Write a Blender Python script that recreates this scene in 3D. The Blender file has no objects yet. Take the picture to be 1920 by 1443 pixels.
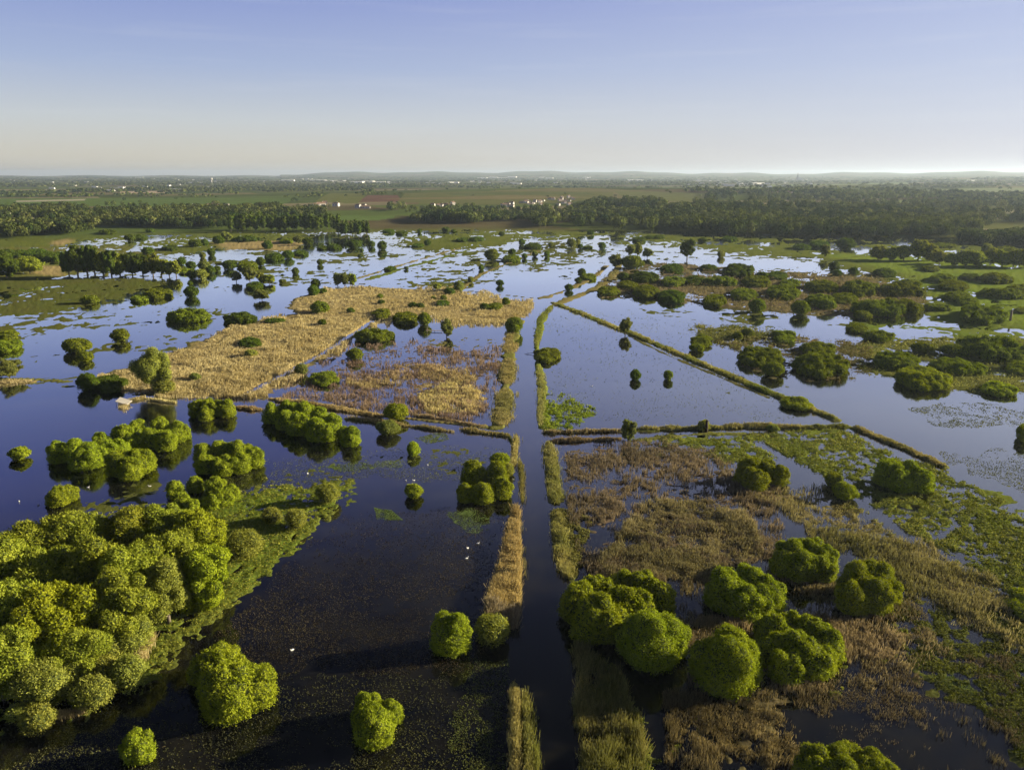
import bpy, math, random
import numpy as np

# ------------------------------------------------------------------ camera, sky, sun, exposure
SC = bpy.context.scene
F = 1461.0; CX = 960.0; CY = 721.5; HC = 60.0
PITCH = math.radians(15.1)
SUN_AZ = math.radians(77.0); SUN_EL = math.radians(15.5)
cam_d = bpy.data.cameras.new('camera'); cam = bpy.data.objects.new('camera', cam_d)
SC.collection.objects.link(cam); SC.camera = cam
cam.location = (0, 0, HC); cam.rotation_euler = (math.pi/2 - PITCH, 0, 0)
cam_d.sensor_width = 36.0; cam_d.lens = 36.0*F/1920.0
cam_d.clip_start = 0.5; cam_d.clip_end = 90000.0
SC.view_settings.view_transform = 'Standard'; SC.view_settings.look = 'None'
SC.view_settings.gamma = 1.0; SC.view_settings.exposure = 1.3
SC.render.engine = 'CYCLES'
SC.cycles.max_bounces = 6; SC.cycles.diffuse_bounces = 2; SC.cycles.glossy_bounces = 3
SC.cycles.transmission_bounces = 2; SC.cycles.volume_bounces = 0; SC.cycles.transparent_max_bounces = 4
SC.cycles.use_adaptive_sampling = True; SC.cycles.adaptive_threshold = 0.02
SC.cycles.use_denoising = True
SC.cycles.caustics_reflective = False; SC.cycles.caustics_refractive = False

SUN_DIR = (math.sin(SUN_AZ)*math.cos(SUN_EL), math.cos(SUN_AZ)*math.cos(SUN_EL), math.sin(SUN_EL))
W = bpy.data.worlds.new('World'); SC.world = W; W.use_nodes = True
nt = W.node_tree; nt.nodes.clear()
def nd(nt, t, **k):
    n = nt.nodes.new(t)
    for a, b in k.items(): setattr(n, a, b)
    return n
def lk(nt, a, b): nt.links.new(a, b)
def mth(nt, op, a, b=None, clamp=False):
    n = nd(nt, 'ShaderNodeMath', operation=op); n.use_clamp = clamp
    for i, v in enumerate((a, b)):
        if v is None: continue
        if isinstance(v, (int, float)): n.inputs[i].default_value = v
        else: lk(nt, v, n.inputs[i])
    return n.outputs[0]
def mixc(nt, fac, a, b, bt='MIX'):
    n = nd(nt, 'ShaderNodeMix', data_type='RGBA', blend_type=bt)
    for s, v in ((n.inputs[0], fac), (n.inputs[6], a), (n.inputs[7], b)):
        if isinstance(v, (int, float)): s.default_value = v
        elif isinstance(v, tuple): s.default_value = (*v[:3], 1)
        else: lk(nt, v, s)
    return n.outputs[2]
def srgb(r, g, b):
    f = lambda c: (c/255/12.92) if c/255 <= 0.04045 else ((c/255+0.055)/1.055)**2.4
    return (f(r), f(g), f(b))
sky = nd(nt, 'ShaderNodeTexSky'); sky.sky_type = 'NISHITA'; sky.sun_disc = False
sky.sun_elevation = SUN_EL; sky.sun_rotation = SUN_AZ
sky.altitude = 60; sky.air_density = 1.0; sky.dust_density = 1.2; sky.ozone_density = 2.0
tc = nd(nt, 'ShaderNodeTexCoord')
sep = nd(nt, 'ShaderNodeSeparateXYZ'); lk(nt, tc.outputs['Generated'], sep.inputs[0])
ramp = nd(nt, 'ShaderNodeValToRGB'); lk(nt, sep.outputs['Z'], ramp.inputs[0])
cr = ramp.color_ramp
SKY = [(0.0, (214, 205, 184)), (0.02, (218, 212, 197)), (0.06, (207, 212, 217)), (0.12, (171, 186, 222)),
       (0.22, (130, 146, 213)), (0.33, (108, 118, 204)), (0.46, (38, 42, 98)), (0.60, (14, 16, 38)), (1.0, (15, 18, 46))]
while len(cr.elements) < len(SKY): cr.elements.new(0.5)
for e, (p, c) in zip(cr.elements, SKY):
    e.position = p; e.color = (*srgb(*c), 1)
dotn = nd(nt, 'ShaderNodeVectorMath', operation='DOT_PRODUCT'); lk(nt, tc.outputs['Generated'], dotn.inputs[0])
dotn.inputs[1].default_value = (math.sin(SUN_AZ), math.cos(SUN_AZ), 0)
az = mth(nt, 'MULTIPLY', mth(nt, 'ADD', dotn.outputs['Value'], 0.25), 0.8, True)
az = mth(nt, 'POWER', az, 1.7)
low = mth(nt, 'POWER', mth(nt, 'SUBTRACT', 1.0, mth(nt, 'MULTIPLY', sep.outputs['Z'], 3.2), True), 2.2)
glow = mth(nt, 'MULTIPLY', az, low, True)
c1 = mixc(nt, mth(nt, 'MULTIPLY', glow, 0.85, True), ramp.outputs[0], (0.93, 0.87, 0.68))
c1 = mixc(nt, mth(nt, 'MULTIPLY', az, mth(nt, 'SUBTRACT', 1.05, sep.outputs['Z'], True)), c1, (0.52, 0.58, 0.86))
hb = mth(nt, 'MULTIPLY', mth(nt, 'MULTIPLY', mth(nt, 'SUBTRACT', sep.outputs['Z'], 0.19, True), 14.0, True), mth(nt, 'MULTIPLY', mth(nt, 'SUBTRACT', 0.52, sep.outputs['Z'], True), 6.0, True))
c1 = mixc(nt, mth(nt, 'MULTIPLY', mth(nt, 'MULTIPLY', hb, az), 1.15, True), c1, (0.78, 0.84, 1.02))
# thin cirrus
mp = nd(nt, 'ShaderNodeMapping'); lk(nt, tc.outputs['Generated'], mp.inputs[0]); mp.inputs['Scale'].default_value = (1.2, 1.2, 22); mp.inputs['Rotation'].default_value = (0, 0.035, 0)
no = nd(nt, 'ShaderNodeTexNoise'); lk(nt, mp.outputs[0], no.inputs['Vector']); no.inputs['Scale'].default_value = 2.6; no.inputs['Detail'].default_value = 6; no.inputs['Roughness'].default_value = 0.6
ci = mth(nt, 'MULTIPLY', mth(nt, 'SUBTRACT', no.outputs[0], 0.53, True), 0.65, True)
c1 = mixc(nt, ci, c1, (0.80, 0.82, 0.86))
nis = nd(nt, 'ShaderNodeVectorMath', operation='SCALE'); lk(nt, sky.outputs[0], nis.inputs[0]); nis.inputs['Scale'].default_value = 0.5
up = nd(nt, 'ShaderNodeVectorMath', operation='SCALE'); lk(nt, c1, up.inputs[0]); up.inputs['Scale'].default_value = 4.0
mixs = mixc(nt, 0.86, nis.outputs[0], up.outputs[0])
bg = nd(nt, 'ShaderNodeBackground'); lk(nt, mixs, bg.inputs[0]); bg.inputs[1].default_value = 0.1
wo = nd(nt, 'ShaderNodeOutputWorld'); lk(nt, bg.outputs[0], wo.inputs[0])

sl = bpy.data.lights.new('sun', 'SUN'); so = bpy.data.objects.new('sun', sl); SC.collection.objects.link(so)
sl.energy = 5.0; sl.angle = math.radians(0.55); sl.color = (1.0, 0.87, 0.60)
so.rotation_euler = (math.pi/2 - SUN_EL, 0, -SUN_AZ + math.pi)   # lamp -Z along the light's travel

# ------------------------------------------------------------------ helpers
def rays(px, py):
    px = np.asarray(px, float); py = np.asarray(py, float)
    u = (px-CX)/F; v = (CY-py)/F
    return u, math.cos(PITCH)+v*math.sin(PITCH), -math.sin(PITCH)+v*math.cos(PITCH)
def gnd(px, py, z=0.0):
    dx, dy, dz = rays(px, py); t = (z-HC)/dz
    return dx*t, dy*t
def h_(n, s):                      # integer hash -> 0..1
    n = n.astype(np.uint64)
    n = (n ^ np.uint64(s*7919+13)) * np.uint64(0x9E3779B97F4A7C15)
    n ^= n >> np.uint64(29); n *= np.uint64(0xBF58476D1CE4E5B9); n ^= n >> np.uint64(32)
    return (n & np.uint64(0xFFFFFF)).astype(np.float64)/16777215.0
def vnoise(x, y, s=0):
    xi = np.floor(x); yi = np.floor(y); fx = x-xi; fy = y-yi
    fx = fx*fx*(3-2*fx); fy = fy*fy*(3-2*fy)
    xi = (xi+100000).astype(np.int64); yi = (yi+100000).astype(np.int64)
    g = lambda a, b: h_(a*1048583 + b, s)
    return (g(xi, yi)*(1-fx)+g(xi+1, yi)*fx)*(1-fy) + (g(xi, yi+1)*(1-fx)+g(xi+1, yi+1)*fx)*fy
def fbm(x, y, wl, octs, s=0, rough=0.55):
    a = 1.0; t = 0; o = 0
    ca, sa = math.cos(0.6), math.sin(0.6)
    for i in range(octs):
        o = o + a*vnoise(x/wl+31.7*i, y/wl+11.3*i, s+i); t += a; a *= rough; wl /= 2.1
        x, y = x*ca-y*sa, x*sa+y*ca
    return o/t
def sstep(a, b, x):
    t = np.clip((x-a)/(b-a), 0, 1); return t*t*(3-2*t)
def poly_w(P):                     # pixel polygon -> ground polygon
    P = np.array(P, float); x, y = gnd(P[:, 0], P[:, 1]); return np.stack([x, y], 1)
def sdist(P, x, y):                # signed distance, positive inside
    n = len(P); ins = np.zeros(x.shape, bool); d2 = np.full(x.shape, 1e18)
    for i in range(n):
        a = P[i]; b = P[(i+1) % n]
        ex, ey = b-a; wx = x-a[0]; wy = y-a[1]
        t = np.clip((wx*ex+wy*ey)/(ex*ex+ey*ey+1e-9), 0, 1)
        d2 = np.minimum(d2, (wx-ex*t)**2+(wy-ey*t)**2)
        c = (a[1] > y) != (b[1] > y)
        with np.errstate(divide='ignore', invalid='ignore'):
            c &= x < ex*(y-a[1])/(ey if ey else 1e-9)+a[0]
        ins ^= c
    d = np.sqrt(d2); return np.where(ins, d, -d)
def ldist(P, x, y):
    d2 = np.full(x.shape, 1e18)
    for i in range(len(P)-1):
        a = P[i]; b = P[i+1]; ex, ey = b-a; wx = x-a[0]; wy = y-a[1]
        t = np.clip((wx*ex+wy*ey)/(ex*ex+ey*ey+1e-9), 0, 1)
        d2 = np.minimum(d2, (wx-ex*t)**2+(wy-ey*t)**2)
    return np.sqrt(d2)

def build_mesh(name, V, Fq, mats, mi=None, col=None, smooth=False):
    me = bpy.data.meshes.new(name); V = np.asarray(V, np.float32); Fq = np.asarray(Fq, np.int32)
    n, k = Fq.shape
    me.vertices.add(len(V)); me.vertices.foreach_set('co', V.ravel())
    me.loops.add(n*k); me.loops.foreach_set('vertex_index', Fq.ravel())
    me.polygons.add(n); me.polygons.foreach_set('loop_start', np.arange(0, n*k, k, dtype=np.int32))
    if mi is not None: me.polygons.foreach_set('material_index', np.asarray(mi, np.int32))
    if smooth: me.polygons.foreach_set('use_smooth', np.ones(n, bool))
    for m in mats: me.materials.append(m)
    me.update(calc_edges=True)
    if col is not None:
        a = me.color_attributes.new('Col', 'FLOAT_COLOR', 'POINT')
        c = np.ones((len(V), 4), np.float32); c[:, :3] = col
        a.data.foreach_set('color', c.ravel())
    return me
class MB:                          # collects simple solids as quads (triangles padded by material) with faces list
    def __init__(s): s.v = []; s.f = []; s.m = []
    def add(s, v, f, m=0):
        o = len(s.v); s.v += [tuple(p) for p in v]; s.f += [tuple(i+o for i in q) for q in f]; s.m += [m]*len(f)
    def box(s, x0, y0, z0, x1, y1, z1, m=0):
        s.add([(x0,y0,z0),(x1,y0,z0),(x1,y1,z0),(x0,y1,z0),(x0,y0,z1),(x1,y0,z1),(x1,y1,z1),(x0,y1,z1)],
              [(0,3,2,1),(4,5,6,7),(0,1,5,4),(1,2,6,5),(2,3,7,6),(3,0,4,7)], m)
    def tube(s, pts, rs, n=7, m=0):
        pts = [np.array(p, float) for p in pts]; vs = []; fs = []
        for i, p in enumerate(pts):
            t = pts[min(i+1, len(pts)-1)]-pts[max(i-1, 0)]; t /= np.linalg.norm(t)+1e-9
            a = np.cross(t, (0.31, 0.92, 0.2)); a /= np.linalg.norm(a); b = np.cross(t, a)
            for k in range(n):
                q = 2*math.pi*k/n; vs.append(p+rs[i]*(math.cos(q)*a+math.sin(q)*b))
        for i in range(len(pts)-1):
            for k in range(n):
                fs.append((i*n+k, i*n+(k+1) % n, (i+1)*n+(k+1) % n, (i+1)*n+k))
        fs.append(tuple(range(n-1, -1, -1))); fs.append(tuple(range((len(pts)-1)*n, len(pts)*n)))
        s.add(vs, fs, m)
    def ell(s, c, r, nu=10, nv=6, m=0):
        vs = [(c[0], c[1], c[2]-r[2])]; fs = []
        for j in range(1, nv):
            t = -math.pi/2+math.pi*j/nv
            for i in range(nu):
                q = 2*math.pi*i/nu; vs.append((c[0]+r[0]*math.cos(t)*math.cos(q), c[1]+r[1]*math.cos(t)*math.sin(q), c[2]+r[2]*math.sin(t)))
        vs.append((c[0], c[1], c[2]+r[2])); L = len(vs)-1
        for i in range(nu): fs.append((0, 1+(i+1) % nu, 1+i)); fs.append((L, L-nu+i, L-nu+(i+1) % nu))
        for j in range(nv-2):
            for i in range(nu): a = 1+j*nu; fs.append((a+i, a+(i+1) % nu, a+nu+(i+1) % nu, a+nu+i))
        s.add(vs, fs, m)
    def mesh(s, name, mats, smooth=False):
        me = bpy.data.meshes.new(name); me.from_pydata(s.v, [], s.f)
        for m in mats: me.materials.append(m)
        me.polygons.foreach_set('material_index', s.m)
        if smooth: me.polygons.foreach_set('use_smooth', [True]*len(s.f))
        me.update(); return me
def link(name, me, parent=None, loc=(0, 0, 0), rz=0, label=None, cat=None, group=None, kind=None, scale=None):
    o = bpy.data.objects.new(name, me); SC.collection.objects.link(o)
    o.location = loc; o.rotation_euler = (0, 0, rz)
    if scale: o.scale = scale
    if parent is not None: o.parent = parent
    if label: o['label'] = label
    if cat: o['category'] = cat
    if group: o['group'] = group
    if kind: o['kind'] = kind
    return o

# ------------------------------------------------------------------ materials
def newmat(name):
    m = bpy.data.materials.new(name); m.use_nodes = True; m.node_tree.nodes.clear(); return m, m.node_tree
def foliage(name, ca, cb, trans=0.35, tcol=None, attr=False):
    m, t = newmat(name)
    g = nd(t, 'ShaderNodeNewGeometry'); tc = nd(t, 'ShaderNodeTexCoord'); oi = nd(t, 'ShaderNodeObjectInfo')
    no = nd(t, 'ShaderNodeTexNoise'); lk(t, tc.outputs['Object'], no.inputs['Vector']); no.inputs['Scale'].default_value = 0.35; no.inputs['Detail'].default_value = 3
    f = mth(t, 'ADD', mth(t, 'MULTIPLY', g.outputs['Random Per Island'], 0.6), mth(t, 'MULTIPLY', mth(t, 'SUBTRACT', no.outputs[0], 0.3), 1.0), True)
    c = mixc(t, f, ca, cb)
    if attr:
        at = nd(t, 'ShaderNodeAttribute'); at.attribute_name = 'Col'; c = at.outputs[0]
        hv0 = nd(t, 'ShaderNodeHueSaturation'); lk(t, c, hv0.inputs['Color']); lk(t, mth(t, 'ADD', 0.6, mth(t, 'MULTIPLY', g.outputs['Random Per Island'], 0.8)), hv0.inputs['Value']); c = hv0.outputs[0]
    hv = nd(t, 'ShaderNodeHueSaturation'); lk(t, c, hv.inputs['Color'])
    lk(t, mth(t, 'ADD', 0.488, mth(t, 'MULTIPLY', oi.outputs['Random'], 0.024)), hv.inputs['Hue'])
    lk(t, mth(t, 'ADD', 0.85, mth(t, 'MULTIPLY', oi.outputs['Random'], 0.3)), hv.inputs['Value'])
    c = hv.outputs[0]
    d = nd(t, 'ShaderNodeBsdfDiffuse'); lk(t, c, d.inputs[0])
    tr = nd(t, 'ShaderNodeBsdfTranslucent'); lk(t, mixc(t, 1.0, c, tcol or (1.3, 1.25, 0.5), 'MULTIPLY'), tr.inputs[0])
    mx = nd(t, 'ShaderNodeMixShader'); mx.inputs[0].default_value = trans; lk(t, d.outputs[0], mx.inputs[1]); lk(t, tr.outputs[0], mx.inputs[2])
    o = nd(t, 'ShaderNodeOutputMaterial'); lk(t, mx.outputs[0], o.inputs[0]); return m
def plain(name, col, rough=0.8, nscale=3.0, var=0.35, bump=0.0, spec=0.3):
    m, t = newmat(name); tc = nd(t, 'ShaderNodeTexCoord')
    no = nd(t, 'ShaderNodeTexNoise'); lk(t, tc.outputs['Object'], no.inputs['Vector']); no.inputs['Scale'].default_value = nscale; no.inputs['Detail'].default_value = 5
    c = mixc(t, no.outputs[0], tuple(v*(1-var) for v in col), tuple(min(1, v*(1+var)) for v in col))
    p = nd(t, 'ShaderNodeBsdfPrincipled'); lk(t, c, p.inputs['Base Color']); p.inputs['Roughness'].default_value = rough; p.inputs['Specular IOR Level'].default_value = spec
    o = nd(t, 'ShaderNodeOutputMaterial'); lk(t, p.outputs[0], o.inputs[0]); return m
M = {}
M['willow'] = foliage('willow_leaves', (0.12, 0.17, 0.010), (0.37, 0.41, 0.030), 0.22)
M['mid'] = foliage('lake_willow_leaves', (0.07, 0.105, 0.010), (0.25, 0.29, 0.025), 0.2)
M['dark'] = foliage('dark_leaves', (0.045, 0.08, 0.010), (0.12, 0.17, 0.018), 0.28)
M['olive'] = foliage('olive_leaves', (0.15, 0.18, 0.03), (0.38, 0.39, 0.08), 0.30)
M['tree'] = foliage('tree_leaves', (0.10, 0.14, 0.014), (0.36, 0.38, 0.045), 0.28)
M['pale'] = foliage('pale_leaves', (0.12, 0.15, 0.035), (0.25, 0.27, 0.07), 0.35)
M['far'] = foliage('far_leaves', (0.02, 0.04, 0.012), (0.07, 0.095, 0.022), 0.15, attr=True)
M['reed'] = foliage('reed_blades', (0.3, 0.22, 0.1), (0.5, 0.38, 0.17), 0.35, tcol=(1.1, 1.05, 0.8), attr=True)
M['bark'] = plain('bark', (0.16, 0.13, 0.10), 0.9, 2.0)
M['core'] = plain('light_block_core', (0.06, 0.075, 0.014), 0.95, 1.5)  # dark solid core added inside the leaf lobes to block light
M['white'] = plain('white_render', (0.52, 0.49, 0.45), 0.7, 0.3, 0.08)
M['tile'] = plain('roof_tile', (0.22, 0.14, 0.10), 0.8, 0.6, 0.3)
M['slate'] = plain('grey_roof', (0.25, 0.25, 0.27), 0.7, 0.6, 0.2)
M['feather'] = plain('white_feather', (0.85, 0.85, 0.82), 0.7, 8, 0.04)
M['beak'] = plain('beak', (0.35, 0.2, 0.05), 0.5)
M['wood'] = plain('weathered_wood', (0.33, 0.28, 0.22), 0.85, 4, 0.3)
M['palewood'] = plain('pale_boards', (0.72, 0.66, 0.55), 0.75, 4, 0.12)
M['post'] = plain('dark_post', (0.06, 0.045, 0.035), 0.9, 5)

# water: dark murky body under a reflecting surface with wind patches
m, t = newmat('water'); tc_ = nd(t, 'ShaderNodeTexCoord')
def wnoise(sc, det=4, rough=0.55):
    n = nd(t, 'ShaderNodeTexNoise'); lk(t, tc_.outputs['Object'], n.inputs['Vector']); n.inputs['Scale'].default_value = sc; n.inputs['Detail'].default_value = det; n.inputs['Roughness'].default_value = rough; return n.outputs[0]
big = wnoise(0.018, 5); rip = wnoise(1.3, 3); silt = wnoise(0.12, 8, 0.75)
murk = mixc(t, mth(t, 'MULTIPLY', mth(t, 'SUBTRACT', silt, 0.42, True), 3.0, True), (0.0022, 0.0026, 0.0045), (0.018, 0.016, 0.009))
bp = nd(t, 'ShaderNodeBump'); lk(t, rip, bp.inputs['Height']); lk(t, mth(t, 'MULTIPLY', mth(t, 'SUBTRACT', big, 0.3, True), 0.1), bp.inputs['Strength']); bp.inputs['Distance'].default_value = 0.12
df = nd(t, 'ShaderNodeBsdfDiffuse'); lk(t, murk, df.inputs[0])
gl = nd(t, 'ShaderNodeBsdfGlossy'); gl.inputs['Color'].default_value = (0.97, 0.97, 1, 1); lk(t, bp.outputs[0], gl.inputs['Normal'])
lk(t, mth(t, 'ADD', 0.02, mth(t, 'MULTIPLY', mth(t, 'SUBTRACT', big, 0.42, True), 0.5)), gl.inputs['Roughness'])
fr = nd(t, 'ShaderNodeFresnel'); fr.inputs['IOR'].default_value = 1.333; lk(t, bp.outputs[0], fr.inputs['Normal'])
mx = nd(t, 'ShaderNodeMixShader'); lk(t, mth(t, 'SUBTRACT', mth(t, 'MULTIPLY', fr.outputs[0], 2.3), 0.045, True), mx.inputs[0]); lk(t, df.outputs[0], mx.inputs[1]); lk(t, gl.outputs[0], mx.inputs[2])
o = nd(t, 'ShaderNodeOutputMaterial'); lk(t, mx.outputs[0], o.inputs[0]); M['water'] = m
# ground: colour attribute with fine mottling
m, t = newmat('ground'); at = nd(t, 'ShaderNodeAttribute'); at.attribute_name = 'Col'; tc_ = nd(t, 'ShaderNodeTexCoord')
n1 = nd(t, 'ShaderNodeTexNoise'); lk(t, tc_.outputs['Object'], n1.inputs['Vector']); n1.inputs['Scale'].default_value = 1.7; n1.inputs['Detail'].default_value = 6; n1.inputs['Roughness'].default_value = 0.7
hv = nd(t, 'ShaderNodeHueSaturation'); lk(t, at.outputs[0], hv.inputs['Color']); lk(t, mth(t, 'ADD', 0.35, mth(t, 'MULTIPLY', n1.outputs[0], 1.3)), hv.inputs['Value'])
d = nd(t, 'ShaderNodeBsdfDiffuse'); lk(t, hv.outputs[0], d.inputs[0])
b = nd(t, 'ShaderNodeBump'); lk(t, n1.outputs[0], b.inputs['Height']); b.inputs['Strength'].default_value = 0.6; b.inputs['Distance'].default_value = 0.3
lk(t, b.outputs[0], d.inputs['Normal'])
o = nd(t, 'ShaderNodeOutputMaterial'); lk(t, d.outputs[0], o.inputs[0]); M['ground'] = m

# ------------------------------------------------------------------ terrain
def far_rise(x, y):
    d = np.hypot(x, y); a = np.degrees(np.arctan2(x, y))
    z = 0.6*sstep(820, 1000, d)
    z = z + 14*sstep(1300, 6000, d)*fbm(x, y, 1500, 3, 5)
    # vineyard ridge in the middle distance
    rx, ry = 150.0, 2350.0
    z = z + 19*np.exp(-((x-rx)/620)**2-((y-ry)/480)**2)
    z = z + 14*np.exp(-((x-900)/420)**2-((y-2300)/500)**2) + 16*np.exp(-((x-1700)/500)**2-((y-3300)/500)**2)
    z = z + 10*np.exp(-((x-330)/170)**2-((y-1450)/260)**2)
    H = 62 + 58*np.exp(-((a-3)/14)**2) + 30*np.exp(-((a+10)/4)**2) + 26*sstep(14, 26, a)*1 + 14*np.sin(a*0.9)+6*np.sin(a*2.3+1)
    H = np.where(a < -16, 44+8*np.sin(a*1.3), H)
    z = z + (H-14)*sstep(8000, 17500, d)*(0.9+0.2*fbm(x, y, 2500, 3, 9))
    z = z + 26*sstep(20, 32, a)*sstep(3500, 7500, d)
    return z
def at3(px, py):                   # pixel -> point on the far terrain
    px = np.asarray(px, float); py = np.asarray(py, float)
    x, y = gnd(px, py)
    for _ in range(6):
        z = far_rise(x, y); x2, y2 = gnd(px, py, np.minimum(z, 52)); x = 0.5*x+0.5*x2; y = 0.5*y+0.5*y2
    return x, y, far_rise(x, y)
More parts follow.
